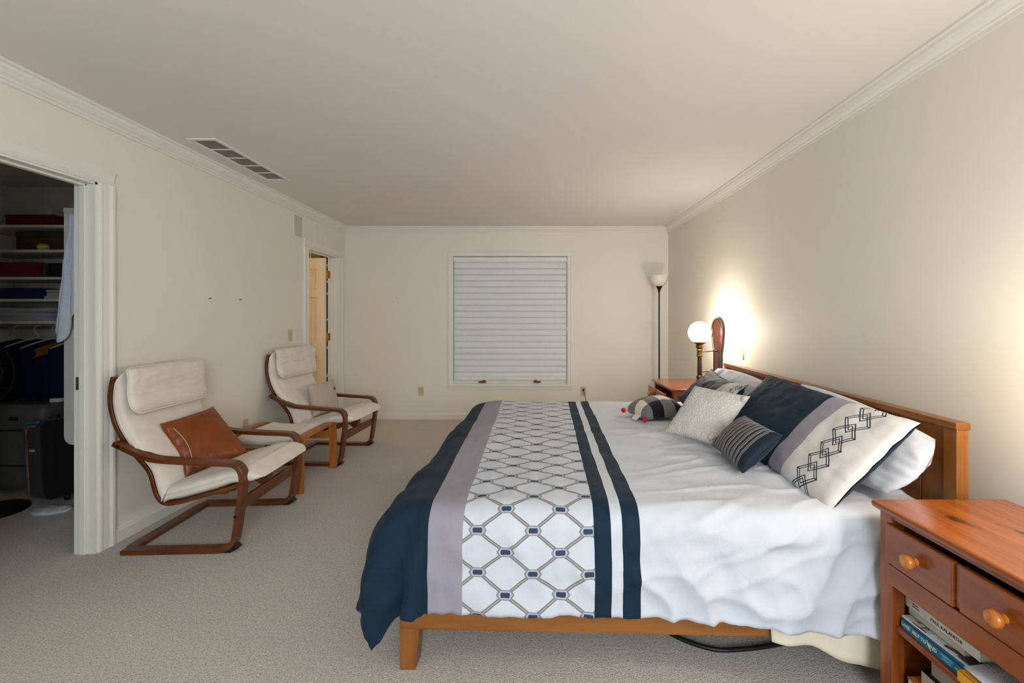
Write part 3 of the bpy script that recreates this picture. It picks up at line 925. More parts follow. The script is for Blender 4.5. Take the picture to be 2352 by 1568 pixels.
# ------------------------------------------------------------------ pillows
def pillow(name, quad, T, mat, nu=46, nv=40, pinch=0.05, wr=0.010, seed=0.0, ex=0.42, parent=None, flange=0.0, bend=0.0, sag=0.0, split=1.0, rnd=0.0):
    """quad = (bottom start, bottom end, top end, top start); front = side of (e1 x e2)"""
    c00, c10, c11, c01 = [Vector(q) for q in quad]
    n0 = ((c10 - c00) + (c11 - c01)).cross((c01 - c00) + (c11 - c10)).normalized()
    Lu = ((c10 - c00).length + (c11 - c01).length) / 2; Lv = ((c01 - c00).length + (c11 - c10).length) / 2
    fu, fv = flange / (Lu / 2), flange / (Lv / 2)
    verts = []; uvs = []; sides = []
    def pt(s, t, sd):
        # edges drawn inwards between the corners
        s2 = s * (1 - pinch * (1 - t * t) * (s * s)); t2 = t * (1 - pinch * (1 - s * s) * (t * t))
        if rnd:
            s2 *= math.sqrt(1 - 1.6 * rnd * t * t * (1 - 0.2 * s * s)) if abs(t) > 0 else 1; t2 *= math.sqrt(1 - 1.6 * rnd * s * s)
        fs, ft = (s2 + 1) / 2, (t2 + 1) / 2
        base = (c00 * (1 - fs) + c10 * fs) * (1 - ft) + (c01 * (1 - fs) + c11 * fs) * ft
        si = min(1.0, abs(s) / (1 - fu)) if fu < 1 else 1; ti = min(1.0, abs(t) / (1 - fv))
        h = max(0.0, (1 - si * si)) * max(0.0, (1 - ti * ti))
        th = T / 2 * (h ** ex) * (split if sd > 0 else 2 - split)
        x, y = s * Lu / 2, t * Lv / 2
        edge = sstep(0.45, 0.95, max(abs(s), abs(t)))
        wn = nz(x * 9 + seed, y * 9, sd * 3 + seed) * 0.6 + nz(x * 22 + seed, y * 20, sd * 5) * 0.4
        # radial puckers near the seams
        puck = nz(x * (30 if abs(t) > abs(s) else 6) + seed, y * (30 if abs(s) >= abs(t) else 6), 9 + seed)
        d = sd * th + (wn * wr * (0.4 + 0.9 * (h ** 0.3)) + puck * wr * 0.7 * edge * (h ** 0.15 if h > 0 else 0.0)) * sd
        if flange and h <= 0: d = sd * 0.002 + 0.010 * nz(x * 14 + seed, y * 14, 2)
        d += bend * (1 - s * s) - bend * 0.5
        base = base + n0 * d
        base.z -= sag * (1 - s * s) * (ft)
        return base
    for sd in (1, -1):
        for j in range(nv + 1):
            for i in range(nu + 1):
                s = -1 + 2 * i / nu; t = -1 + 2 * j / nv
                # cluster samples near the border
                s = math.sin(s * PI / 2) * 0.55 + s * 0.45; t = math.sin(t * PI / 2) * 0.55 + t * 0.45
                verts.append(tuple(pt(s, t, sd)))
                uvs.append(((s + 1) / 2 * Lu, (t + 1) / 2 * Lv)); sides.append(0.0 if sd > 0 else 1.0)
    W = nu + 1; off = W * (nv + 1); faces = []
    for j in range(nv):
        for i in range(nu):
            k = j * W + i
            faces.append((k, k + 1, k + 1 + W, k + W)); faces.append((off + k, off + k + W, off + k + W + 1, off + k + 1))
    me = bpy.data.meshes.new(name); me.from_pydata(verts, [], faces)
    uvl = me.uv_layers.new(name='UVMap'); u2 = me.uv_layers.new(name='side')
    for lp in me.loops:
        uvl.data[lp.index].uv = uvs[lp.vertex_index]; u2.data[lp.index].uv = (sides[lp.vertex_index], 0)
    bm = bmesh.new(); bm.from_mesh(me)
    bmesh.ops.remove_doubles(bm, verts=bm.verts, dist=0.0006)
    bm.to_mesh(me); bm.free(); me.update()
    # put the origin at the centre of the base
    c = (c00 + c10) / 2
    me.transform(Matrix.Translation(-c))
    o = link(name, me, mat, parent, smooth=True); o.location = c
    return o

# sleeping pillows
o = pillow('bed_pillow', ((1.278, 2.50, 0.640), (1.278, 1.585, 0.625), (1.466, 1.560, 0.860), (1.468, 2.46, 0.955)), 0.085, 'white_cotton', seed=3.0, wr=0.012, pinch=0.0, rnd=0.16)
tag(o, 'white sleeping pillow behind the sham beside the near nightstand', 'pillow')
o = pillow('bed_pillow', ((1.30, 3.56, 0.62), (1.30, 2.70, 0.62), (1.44, 2.72, 0.905), (1.445, 3.52, 0.910)), 0.11, 'white_cotton', seed=8.0, wr=0.014, pinch=0.0, rnd=0.14)
tag(o, 'white sleeping pillow standing against the headboard at its lamp end', 'pillow')
# shams (first edge runs from the navy end to the embroidered end)
o = pillow('pillow_sham', ((1.06, 2.60, 0.638), (1.058, 1.600, 0.585), (1.374, 1.580, 0.914), (1.365, 2.585, 0.955)), 0.122, 'sham', nu=64, nv=46, seed=12.0, wr=0.008, pinch=0.02, flange=0.006, split=0.88, ex=0.30)
tag(o, 'navy, grey and cream embroidered sham facing the near nightstand, its chain motif in full view', 'pillow')
o = pillow('pillow_sham', ((1.105, 3.44, 0.665), (0.975, 2.53, 0.640), (1.225, 2.545, 0.912), (1.350, 3.38, 0.900)), 0.13, 'sham', nu=60, nv=44, seed=17.0, wr=0.014, pinch=0.03, flange=0.012, sag=0.03, split=0.8)
tag(o, 'rumpled navy and grey sham mostly hidden behind the cream crinkled cushion', 'pillow')
# cushions
cc = pillow('throw_cushion', ((0.745, 2.55, 0.632), (0.930, 2.285, 0.628), (1.150, 2.365, 0.870), (0.945, 2.62, 0.888)), 0.105, 'crackle', seed=21.0, wr=0.005, pinch=0.05)
tag(cc, 'cream crinkled square cushion with covered buttons', 'cushion')
n_c = ((Vector((0.925, 2.235, 0.62)) - Vector((0.745, 2.55, 0.625))).cross(Vector((0.95, 2.62, 0.885)) - Vector((0.745, 2.55, 0.625)))).normalized()
for q in ((1.125, 2.360, 0.845), (0.932, 2.312, 0.660)):
    p = Vector(q) + n_c * 0.022 - cc.location
    b_ = MB().lathe([(0.001, -0.004), (0.017, -0.003), (0.019, 0.002), (0.014, 0.007), (0.006, 0.010), (0.001, 0.0105)], (0, 0, 0), 16)
    R = Vector((0, 0, 1)).rotation_difference(n_c).to_matrix()
    b_.v = [tuple(R @ Vector(v_) + p) for v_ in b_.v]
    b_.build('button', 'crackle', cc, smooth='auto')['label'] = 'cloth covered button'
o = pillow('throw_cushion', ((0.902, 2.270, 0.640), (0.885, 1.890, 0.626), (1.040, 1.865, 0.796), (1.040, 2.195, 0.806)), 0.11, 'stripe', seed=27.0, wr=0.007, pinch=0.05)
tag(o, 'navy oblong cushion with thin grey stripes leaning on the embroidered sham', 'cushion')
pq = ((0.629, 3.11, 0.645), (0.710, 2.84, 0.643), (1.005, 2.92, 0.660), (0.945, 3.20, 0.660))
pk = pillow('throw_cushion', pq, 0.140, 'plaid', seed=33.0, wr=0.006, pinch=0.06, ex=0.38, split=1.5)
tag(pk, 'black and white checked cushion with red pompoms lying on the duvet', 'cushion')
for i, q in enumerate(((0.623, 3.112, 0.641), (0.706, 2.833, 0.639), (1.011, 2.914, 0.656), (0.951, 3.207, 0.656))):
    bm = bmesh.new(); bmesh.ops.create_icosphere(bm, subdivisions=3, radius=0.0165)
    for v_ in bm.verts: v_.co *= 1 + 0.12 * nz(v_.co.x * 160, v_.co.y * 160, v_.co.z * 160 + i)
    me = bpy.data.meshes.new('pompom'); bm.to_mesh(me); bm.free()
    me.transform(Matrix.Translation(Vector(q) - pk.location))
    link('pompom', me, 'red_wool', pk, smooth=True)['label'] = 'red wool pompom'
tg = MB(); tg.add([(0.676, 2.975, 0.645), (0.696, 2.915, 0.643), (0.655, 2.880, 0.622), (0.640, 2.945, 0.620)], [(0, 1, 2, 3)])
tg.v = [tuple(Vector(p) - pk.location) for p in tg.v]
o = tg.build('care_tag', 'tag', pk); o.modifiers.new('t', 'SOLIDIFY').thickness = 0.001

# ================================================================== ARMCHAIRS
def cushion_sweep(path, halfw, thick, tfun, name, mat, parent, ny=28, seed=0.0, seams=(), wr=0.004, wfun=None):
    """padded slab following (x,z) path, pad side on the +normal"""
    N = len(path); vs = []; fs = []; M = ny * 2
    for i in range(N):
        a = path[max(i - 1, 0)]; b = path[min(i + 1, N - 1)]
        tx, tz = b[0] - a[0], b[1] - a[1]; L = math.hypot(tx, tz) or 1
        nx, nz_ = -tz / L, tx / L; x, z = path[i]
        f = i / (N - 1); h = thick * tfun(f) / 2
        hw = halfw * (wfun(f) if wfun else 1.0)
        for k in range(M):
            th = 2 * PI * k / M
            cy, sy = math.cos(th), math.sin(th)
            y = hw * (abs(cy) ** 0.35) * (1 if cy >= 0 else -1)
            n = h * (abs(sy) ** 0.6) * (1 if sy >= 0 else -1)
            if sy > 0:
                for s_ in seams: n -= 0.35 * h * math.exp(-((y - s_) / 0.012) ** 2)
                n += wr * nz(y * 8 + seed, f * 22, seed) * min(1, h / 0.02) + wr * 0.8 * nz(y * 26 + seed, f * 12, seed + 4) * min(1, h / 0.02)
            n += h * 0.98
            vs.append((x + nx * n, y, z + nz_ * n))
    for i in range(N - 1):
        for k in range(M):
            k2 = (k + 1) % M
            fs.append((i * M + k, i * M + k2, (i + 1) * M + k2, (i + 1) * M + k))
    fs.append(tuple(range(M - 1, -1, -1))); fs.append(tuple((N - 1) * M + k for k in range(M)))
    mb = MB(); mb.v = vs; mb.f = fs
    o = mb.build(name, mat, parent, smooth=True)
    return o
def offset_path(path, d):
    out = []
    for i in range(len(path)):
        a = path[max(i - 1, 0)]; b = path[min(i + 1, len(path) - 1)]
        tx, tz = b[0] - a[0], b[1] - a[1]; L = math.hypot(tx, tz) or 1
        out.append((path[i][0] - tz / L * d, path[i][1] + tx / L * d))
    return out
def p3(pts, y): return [(p[0], y, p[1]) for p in pts]

def make_chair(label, loc, rot):
    t = thing('armchair', label, 'armchair', loc, rot, 'bentwood armchairs along the closet wall')
    side = crom([(0.125, 0.0, 0.0135), (0.40, 0, 0.0135), (0.60, 0, 0.0135), (0.672, 0, 0.020), (0.712, 0, 0.052), (0.727, 0, 0.11), (0.748, 0, 0.26), (0.762, 0, 0.385),
                 (0.755, 0, 0.440), (0.728, 0, 0.474), (0.680, 0, 0.486), (0.50, 0, 0.496), (0.34, 0, 0.508), (0.27, 0, 0.520), (0.20, 0, 0.548), (0.145, 0, 0.575), (0.085, 0, 0.606)], 5)
    side = [(p[0], p[2]) for p in side]
    for y0, y1 in ((-0.342, -0.282), (0.282, 0.342)):
        s_ = MB().strip(side, y0, y1, 0.026).build('side_frame', 'poang', t, smooth='auto', bevel=0.003)
        MB().lathe([(0.010, -0.001), (0.010, 0.002), (0.006, 0.003)], (0.115, y0 - 0.001 if y0 < 0 else y1, 0.59), 10, 'y').build('bolt', 'black', s_)
        MB().lathe([(0.009, -0.001), (0.009, 0.002), (0.005, 0.003)], (0.733, y0 - 0.001 if y0 < 0 else y1, 0.20), 10, 'y').build('bolt', 'black', s_)
        MB().prism([(0.655, -0.000), (0.700, -0.000), (0.742, 0.022), (0.722, 0.040), (0.700, 0.018)], 'y', y0 + 0.008, y1 - 0.008).build('foot_pad', 'black', s_)
    back = crom([(0.035, 0, 0.960), (0.020, 0, 0.88), (0.022, 0, 0.79), (0.050, 0, 0.685), (0.105, 0, 0.585), (0.175, 0, 0.500), (0.228, 0, 0.430), (0.252, 0, 0.350), (0.272, 0, 0.290), (0.310, 0, 0.256),
                 (0.37, 0, 0.256), (0.50, 0, 0.288), (0.66, 0, 0.332), (0.775, 0, 0.372)], 5)
    back = [(p[0], p[2]) for p in back]
    for y0, y1 in ((-0.282, -0.232), (0.232, 0.282)):
        MB().strip(back, y0, y1, 0.022).build('back_frame', 'poang', t, smooth='auto', bevel=0.003)
    for (x, z, a) in ((0.036, 0.90, 0), (0.045, 0.72, 0), (0.13, 0.57, 0.6), (0.26, 0.36, 0)):
        MB().box((x - 0.008, -0.232, z - 0.035), (x + 0.008, 0.232, z + 0.035)).build('back_slat', 'poang_y', t, bevel=0.003)
    MB().box((0.110, -0.282, 0.001), (0.170, 0.282, 0.026)).build('rear_stretcher', 'poang_y', t, bevel=0.003)
    MB().box((0.722, -0.282, 0.215), (0.744, 0.282, 0.280)).build('front_stretcher', 'poang_y', t, bevel=0.003)
    MB().box((0.60, -0.232, 0.300), (0.66, 0.232, 0.322)).build('seat_stretcher', 'poang_y', t, bevel=0.003)
    sb_ = MB().prism([(0.64, 0.30), (0.735, 0.335), (0.735, 0.25), (0.715, 0.25)], 'y', -0.03, 0.03).build('seat_bracket', 'poang', t)
    # one cushion in two pads: back and seat
    bp = offset_path(back, 0.012)
    nbk = 45
    bpath = [(0.072, 0.984), (0.056, 0.972)] + bp[1:nbk]
    bpath = [(p[0], p[1]) for p in crom([(q[0], 0, q[1]) for q in bpath[::2]], 2)] if False else bpath
    # the pad lies on +normal, which must face the sitter: reverse so that normals point forward/up
    bk = list(reversed(bpath)); 
    def tf_back(f): return max(0.10, min(1.0, (f / 0.10) ** 0.5, ((1 - f) / 0.06) ** 0.5 if f < 1 else 0.1))
    def tf_seat(f): return max(0.06, min(1.0, (f / 0.10) ** 0.5 if f > 0 else 0.08, ((1 - f) / 0.16) ** 0.55 if f < 1 else 0.06))
    seat = [(p[0], p[2]) for p in crom([(q[0], 0, q[1]) for q in bp[46:-4:3]] + [(0.750, 0, 0.352), (0.795, 0, 0.366), (0.840, 0, 0.386)], 4)]
    def orient(path):
        # choose direction so that the +normal (-tz, tx) points to +x/+z
        a, b = path[len(path) // 2], path[len(path) // 2 + 1]
        nx_, nz__ = -(b[1] - a[1]), (b[0] - a[0])
        return path if nx_ * 0.6 + nz__ * 0.8 > 0 else list(reversed(path))
    bpo = orient(bpath); spo = orient(seat)
    def rc(r0, r1):
        return lambda f: 1 - 0.16 * (max(0.0, 1 - f / r0) ** 2.6 if r0 else 0) - 0.16 * (max(0.0, 1 - (1 - f) / r1) ** 2.6 if r1 else 0)
    up_first = bpo[0][1] > bpo[-1][1]
    cush = cushion_sweep(bpo, 0.300, 0.075, tf_back, 'back_cushion', 'cushion', t, seams=(-0.105, 0.105), seed=1.0 + loc[1], wfun=rc(0.10, 0) if up_first else rc(0, 0.10))
    seat_c = cushion_sweep(spo, 0.300, 0.098, tf_seat if spo[-1][0] > spo[0][0] else (lambda f: tf_seat(1 - f)), 'seat_cushion', 'cushion', t, seams=(), seed=5.0 + loc[1], wfun=rc(0, 0.12))
    # piping along both edges of each pad
    for pth, par, th, tf, i0, i1 in ((bpo, cush, 0.075, tf_back, 5, -6), (spo, seat_c, 0.098, tf_seat, 3, -3)):
        N_ = len(pth)
        for y in (-0.301, 0.301):
            q = []
            nrm = offset_path(pth, 1.0)
            for i in range(N_):
                k = th * 0.5 * tf(i / (N_ - 1))
                q.append((pth[i][0] + (nrm[i][0] - pth[i][0]) * k, pth[i][1] + (nrm[i][1] - pth[i][1]) * k))
            MB().tube(p3(q[i0:i1], y), 0.0042, 6).build('piping', 'cushion', par, smooth=True)
    # head pad over the top of the back cushion
    hp = [(p[0], p[2]) for p in crom([(0.146, 0, 0.742), (0.122, 0, 0.790), (0.108, 0, 0.850), (0.106, 0, 0.905), (0.108, 0, 0.945), (0.104, 0, 0.970), (0.086, 0, 0.990)], 4)]
    hp = orient(hp)
    head = cushion_sweep(hp, 0.294, 0.052, lambda f: max(0.12, min(1.0, (f / 0.14) ** 0.5 if f > 0 else 0.12, ((1 - f) / 0.14) ** 0.5 if f < 1 else 0.12)), 'head_pad', 'cushion', t, seed=9.0 + loc[1], wr=0.008, wfun=rc(0.22, 0.22))
    q = offset_path(hp, 0.024); wf = rc(0.22, 0.22); M_ = len(q)
    ring = [(q[i][0], -0.296 * wf(i / (M_ - 1)), q[i][1]) for i in range(M_)] + [(q[i][0], 0.296 * wf(i / (M_ - 1)), q[i][1]) for i in range(M_ - 1, -1, -1)]
    MB().tube(ring, 0.005, 6, closed=True).build('piping', 'cushion', head, smooth=True)
    return t
make_chair('bentwood armchair with cream cushions holding the tan leather pillow', (XL + 0.018, 2.738, 0), math.radians(2.5))
make_chair('bentwood armchair with cream cushions holding the beige buttoned pillow', (XL + 0.016, 4.225, 0), math.radians(-3.5))

lp_q = ((-2.030, 2.585, 0.362), (-1.890, 2.935, 0.392), (-2.172, 3.00, 0.690), (-2.207, 2.615, 0.664))
lp = pillow('leather_pillow', lp_q, 0.13, 'leather', seed=41.0, wr=0.009, pinch=0.06)
tag(lp, 'square tan leather pillow resting in the near armchair by the closet', 'cushion')
def on_pillow(q, s, t):
    c00, c10, c11, c01 = [Vector(x) for x in q]
    return (c00 * (1 - s) + c10 * s) * (1 - t) + (c01 * (1 - s) + c11 * s) * t
def pnorm(q):
    c00, c10, c11, c01 = [Vector(x) for x in q]
    return (c10 - c00).cross(c01 - c00).normalized()
zp = [on_pillow(lp_q, 0.10 + 0.05 * math.sin(k / 12 * PI), 0.12 + 0.72 * k / 12) + pnorm(lp_q) * (0.036 + 0.016 * math.sin(k / 12 * PI)) - lp.location for k in range(13)]
MT['zip'] = plain('zip_teeth', (196, 180, 160), 0.4)
MB().tube(zp, 0.0022, 6).build('zipper', 'zip', lp, smooth=True)
for s_, t_ in ((0.10, 0.06), (0.30, 0.05)):
    b_ = MB().lathe([(0.001, -0.003), (0.011, -0.002), (0.012, 0.003), (0.006, 0.006), (0.001, 0.006)], (0, 0, 0), 14)
    R = Vector((0, 0, 1)).rotation_difference(pnorm(lp_q)).to_matrix(); p = on_pillow(lp_q, s_, t_) + pnorm(lp_q) * 0.030 - lp.location
    b_.v = [tuple(R @ Vector(v_) + p) for v_ in b_.v]; b_.build('button', 'button_dark', lp, smooth='auto')

bp_q = ((-2.045, 4.10, 0.372), (-1.950, 4.42, 0.367), (-2.032, 4.47, 0.668), (-2.092, 4.10, 0.664))
bp_ = pillow('linen_pillow', bp_q, 0.13, 'linen', seed=47.0, wr=0.010, pinch=0.05)
tag(bp_, 'square beige linen pillow with two dark buttons in the far armchair', 'cushion')
for s_ in (0.40, 0.80):
    b_ = MB().lathe([(0.001, -0.003), (0.013, -0.002), (0.015, 0.003), (0.010, 0.006), (0.001, 0.005)], (0, 0, 0), 16)
    R = Vector((0, 0, 1)).rotation_difference(pnorm(bp_q)).to_matrix(); p = on_pillow(bp_q, s_, 0.72) + pnorm(bp_q) * 0.052 - bp_.location
    b_.v = [tuple(R @ Vector(v_) + p) for v_ in b_.v]; b_.build('button', 'button_dark', bp_, smooth='auto')['label'] = 'dark round button'

# ------------------------------------------------------------------ footstool
st = thing('footstool', 'honey bentwood footstool with a cream cushion between the two armchairs', 'footstool', (-1.96, 3.53, 0))
def ustrip(x0, x1):
    # inverted U in the yz plane; strip swept along (y,z), width in x
    path = crom([(-0.278, 0, 0.0), (-0.272, 0, 0.18), (-0.264, 0, 0.335), (-0.250, 0, 0.378), (-0.215, 0, 0.398), (-0.10, 0, 0.404), (0.10, 0, 0.404), (0.215, 0, 0.398), (0.250, 0, 0.378), (0.264, 0, 0.335), (0.272, 0, 0.18), (0.278, 0, 0.0)], 5)
    mb = MB().strip([(p[0], p[2]) for p in path], x0, x1, 0.024)
    mb.v = [(y, x, z) for (x, y, z) in mb.v]
    return mb
ustrip(0.205, 0.265).build('leg_frame', 'stool', st, smooth='auto', bevel=0.003)
ustrip(-0.345, -0.285).build('leg_frame', 'stool', st, smooth='auto', bevel=0.003)
for y in (-0.25, 0.25):
    s_ = 1 if y > 0 else -1
    MB().box((-0.285, y - 0.011, 0.265), (0.205, y + 0.011, 0.325)).build('side_rail', 'stool', st, bevel=0.003)
sp_ = [(-0.255, 0.400), (-0.235, 0.375), (-0.20, 0.352), (-0.12, 0.338), (0, 0.334), (0.12, 0.338), (0.20, 0.352), (0.235, 0.375), (0.255, 0.400)]
sp_ = [(p[0], p[2]) for p in crom([(a, 0, b) for a, b in sp_], 4)]
sp_ = [(-0.300 + 0.505 * i / 24, 0.330 + 0.030 * (abs(-1 + 2 * i / 24)) ** 3) for i in range(25)]
cs = cushion_sweep(sp_, 0.236, 0.075, lambda f: max(0.10, min(1.0, (f / 0.10) ** 0.5 if f > 0 else 0.1, ((1 - f) / 0.10) ** 0.5 if f < 1 else 0.1)), 'cushion', 'cushion', st, seed=14.0)
for y in (-0.238, 0.238):
    MB().tube(p3(offset_path(sp_, 0.040)[1:-1], y), 0.0045, 6).build('piping', 'cushion', cs, smooth=True)

# ================================================================== NIGHTSTANDS
MT['pine_top'] = wood('orange_pine_knotty', (122, 57, 15), (164, 88, 32), 'Y', 0.26, coat=0.3, knots=((0.122, 0.142, 0.018, 0.032), (0.230, 0.059, 0.011, 0.018), (0.216, 0.105, 0.004, 0.009), (0.13, 0.115, 0.006, 0.02)))
def nightstand(label, loc, width, drawer_out=0.0):
    """loc = front edge (x) and centre (y); front faces -x"""
    t = thing('nightstand', label, 'nightstand', loc)
    W2 = width / 2; Hh = 0.68; D = 0.43
    prof_ = [(-0.018, 0.0), (D + 0.005, 0.0), (D + 0.005, 0.022), (0.0, 0.022), (-0.012, 0.018), (-0.018, 0.010)]
    # rounded moulded top
    MB().box((-0.020, -W2 - 0.018, Hh - 0.024), (D + 0.004, W2 + 0.018, Hh)).build('top', 'pine_top', t, bevel=0.010, seg=4, smooth='auto')
    b = t
    for y0, y1 in ((-W2, -W2 + 0.050), (W2 - 0.050, W2)):
        for x0, x1 in ((0.0, 0.042), (D - 0.045, D - 0.003)):
            MB().box((x0, y0, 0), (x1, y1, Hh - 0.024)).build('post', 'pine_z', b, bevel=0.003)
    for y0, y1 in ((-W2 + 0.006, -W2 + 0.020), (W2 - 0.020, W2 - 0.006)):
        MB().box((0.042, y0, 0.06), (D - 0.045, y1, Hh - 0.024)).build('side_panel', 'pine_x', b, bevel=0.002)
    MB().box((D - 0.020, -W2 + 0.05, 0.06), (D - 0.010, W2 - 0.05, Hh - 0.024)).build('back_panel', 'pine_y', b)
    MB().box((0.004, -W2 + 0.05, 0.640), (0.030, W2 - 0.05, Hh - 0.024)).build('front_rail', 'pine_y', b)
    MB().box((-0.006, -W2 + 0.036, 0.430), (0.035, W2 - 0.036, 0.494)).build('front_rail', 'pine_y', b, bevel=0.004)
    MB().box((0.035, -W2 + 0.02, 0.445), (D - 0.02, W2 - 0.02, 0.457)).build('drawer_shelf', 'pine_x', b)
    MB().box((0.012, -W2 + 0.02, 0.280), (D - 0.02, W2 - 0.02, 0.300)).build('shelf', 'pine_y', b, bevel=0.003)
    MB().box((0.012, -W2 + 0.02, 0.060), (D - 0.02, W2 - 0.02, 0.085)).build('shelf', 'pine_y', b, bevel=0.003)
    MB().box((0.004, -W2 + 0.05, 0.03), (0.030, W2 - 0.05, 0.070)).build('kick_rail', 'pine_y', b)
    # drawer with two faux fronts
    dx = -drawer_out
    dr = MB()
    yl, yr = -W2 + 0.038, W2 - 0.038
    for y0, y1 in ((yl, -0.008), (0.008, yr)):
        dr.box((dx - 0.014, y0, 0.500), (dx + 0.006, y1, 0.626))
    dr.box((dx - 0.006, -0.010, 0.502), (dx + 0.006, 0.010, 0.624))
    dw = dr.build('drawer', 'pine_y', b, bevel=0.006, seg=3)
    if drawer_out > 0.005:
        bx = MB(); bx.box((dx + 0.006, yl + 0.03, 0.510), (dx + 0.32, yl + 0.042, 0.60)).box((dx + 0.006, yr - 0.042, 0.510), (dx + 0.32, yr - 0.03, 0.60)).box((dx + 0.006, yl + 0.03, 0.508), (dx + 0.32, yr - 0.03, 0.514))
        bx.build('drawer_box', 'pine_x', dw)
    for y in ((yl - 0.008) / 2, (yr + 0.008) / 2):
        MB().lathe([(0.012, 0.0), (0.010, -0.008), (0.011, -0.013), (0.019, -0.018), (0.022, -0.027), (0.019, -0.036), (0.010, -0.041), (0.001, -0.042)], (dx - 0.013, y, 0.562), 20, 'x').build('knob', 'knob', dw, smooth='auto', angle=60)
    return t
NSX = 1.151
nightstand('orange pine nightstand with open shelves of books beside the bed', (NSX, 1.200, 0), 0.56)
nightstand('orange pine nightstand with its drawer ajar under the lit globe lamp', (1.190, 4.115, 0), 0.62, 0.055)

# ------------------------------------------------------------------ books in the near nightstand
NSDY = -0.008
def book(label, x0, y0, y1, z0, th, depth, cover, page=(214, 204, 186), name='book', rot=0.0, open_pages=True, group=None, tilt=0.0):
    """lies flat, spine towards -x; origin at spine base, far end"""
    t = thing(name, label, 'book', (x0, y1 + NSDY, z0), rot, group)
    t.rotation_euler = (0, tilt, rot)
    L = y1 - y0
    cm = plain('cover_' + label.replace(' ', '_')[:28], cover, 0.45, 0.4, 0.0, 0.03)
    c = MB(); c.box((0, -L, 0), (depth, 0, 0.002)).box((0, -L, th - 0.002), (depth, 0, th)).box((0, -L, 0), (0.003, 0, th))
    c.build('cover', cm, t, bevel=0.0008)
    MB().box((0.003, -L + 0.003, 0.002), (depth - 0.003, -0.003, th - 0.002)).build('pages', plain('pages_' + label.replace(' ', '_')[:28], page, 0.9, 0.1, 0, 0.08, 300), t)
    return t
Tx, Ty = (0, -1, 0), (0, 0, 1)
MT['ink'] = plain('black_ink', (40, 38, 40), 0.7)
MT['gold_ink'] = plain('cream_ink', (232, 216, 150), 0.6)
MT['pale_ink'] = plain('pale_blue_ink', (150, 200, 214), 0.6)
MT['green_ink'] = plain('pale_green_print', (196, 216, 200), 0.7)
MT['red_ink'] = plain('red_print', (196, 40, 40), 0.7)
b1 = book('blue paperback with cream title lettering on the spine, lowest on the upper shelf', 1.172, 1.225, 1.428, 0.3005, 0.029, 0.14, (12, 104, 142))
text('lettering', 'LOSE  SELF TO FIND', 0.0150, 'gold_ink', b1, (-0.0004, -0.002, 0.0150), Tx, Ty, sx=0.92)
text('lettering', 'MARILYN', 0.0085, 'pale_ink', b1, (-0.0004, -0.140, 0.0200), Tx, Ty)
text('lettering', 'VANCIL', 0.0085, 'pale_ink', b1, (-0.0004, -0.142, 0.0105), Tx, Ty)
MB().tube(crom([(-0.0004, -0.182, 0.017), (-0.0006, -0.186, 0.0125), (-0.0004, -0.190, 0.0165)], 4), 0.0008, 5).build('emblem', 'gold_ink', b1)
MB().tube(crom([(-0.0004, -0.093, 0.027), (-0.0006, -0.099, 0.014), (-0.0004, -0.107, 0.003)], 4), 0.0009, 5).build('flourish', 'gold_ink', b1)
# magazine and loose sheets on top
mg = thing('magazine', 'thin white and green magazine lying on the blue paperback', 'magazine', (1.180, 1.435 + NSDY, 0.3300))
mg.rotation_euler = (0, 0, 0.04)
MB().box((0, -0.285, 0), (0.205, 0, 0.005)).build('pages', plain('magazine_paper', (228, 228, 226), 0.5), mg)
MB().box((0.004, -0.09, 0.005), (0.20, -0.002, 0.0054)).build('printed_panel', 'green_ink', mg)
MB().box((0.0005, -0.082, 0.005), (0.006, -0.035, 0.0056)).build('printed_panel', 'red_ink', mg)
MB().prism([(0.005, -0.135), (0.016, -0.180), (0.030, -0.205), (0.028, -0.165), (0.016, -0.130)], 'z', 0.005, 0.0055).build('picture', plain('print_brown', (92, 78, 52), 0.6), mg)
MB().prism([(0.012, -0.190), (0.024, -0.185), (0.034, -0.205), (0.026, -0.222), (0.014, -0.212)], 'z', 0.005, 0.0056).build('picture', plain('print_orange', (190, 128, 60), 0.6), mg)
text('lettering', 'P', 0.030, 'ink', mg, (0.014, -0.058, 0.0055), (0, -1, 0), (1, 0, 0))
text('lettering', 'ME', 0.012, 'ink', mg, (0.020, -0.030, 0.0055), (0, -1, 0), (1, 0, 0))
ph = thing('magazine', 'dark magazine page with a round picture under the pale hardback', 'magazine', (1.192, 1.26 + NSDY, 0.3356), 0.03)
MB().box((0, -0.20, 0), (0.17, 0, 0.0025)).build('pages', plain('print_dark', (60, 58, 56), 0.4, var=0.3, scale=60), ph)
rg = MB().lathe([(0.055, 0.0025), (0.055, 0.0029), (0.065, 0.0029), (0.065, 0.0025)], (0.075, -0.085, 0), 30); rg.f = rg.f[:-2]
rg.build('picture', plain('print_ring', (170, 164, 156), 0.5), ph)
b2 = book('thin grey paperback under the cream hardback on the upper shelf', 1.206, 1.255, 1.440, 0.3385, 0.022, 0.13, (188, 180, 170))
b3 = book('cream hardback with an author name along the spine, topmost on the upper shelf', 1.200, 1.205, 1.446, 0.3608, 0.030, 0.14, (206, 198, 186))
text('lettering', 'PAUL KALANITHI', 0.0135, 'ink', b3, (-0.0004, -0.092, 0.0150), Tx, Ty, sx=0.95)
text('lettering', 'BREATH', 0.0058, 'ink', b3, (-0.0004, -0.028, 0.0215), Tx, Ty)
text('lettering', 'BECOMES', 0.0058, 'ink', b3, (-0.0004, -0.028, 0.0140), Tx, Ty)
MB().tube(crom([(-0.0004, -0.072, 0.022), (-0.0006, -0.076, 0.017), (-0.0004, -0.073, 0.012), (-0.0006, -0.078, 0.007)], 4), 0.0013, 5).build('feather_mark', 'pale_ink', b3)
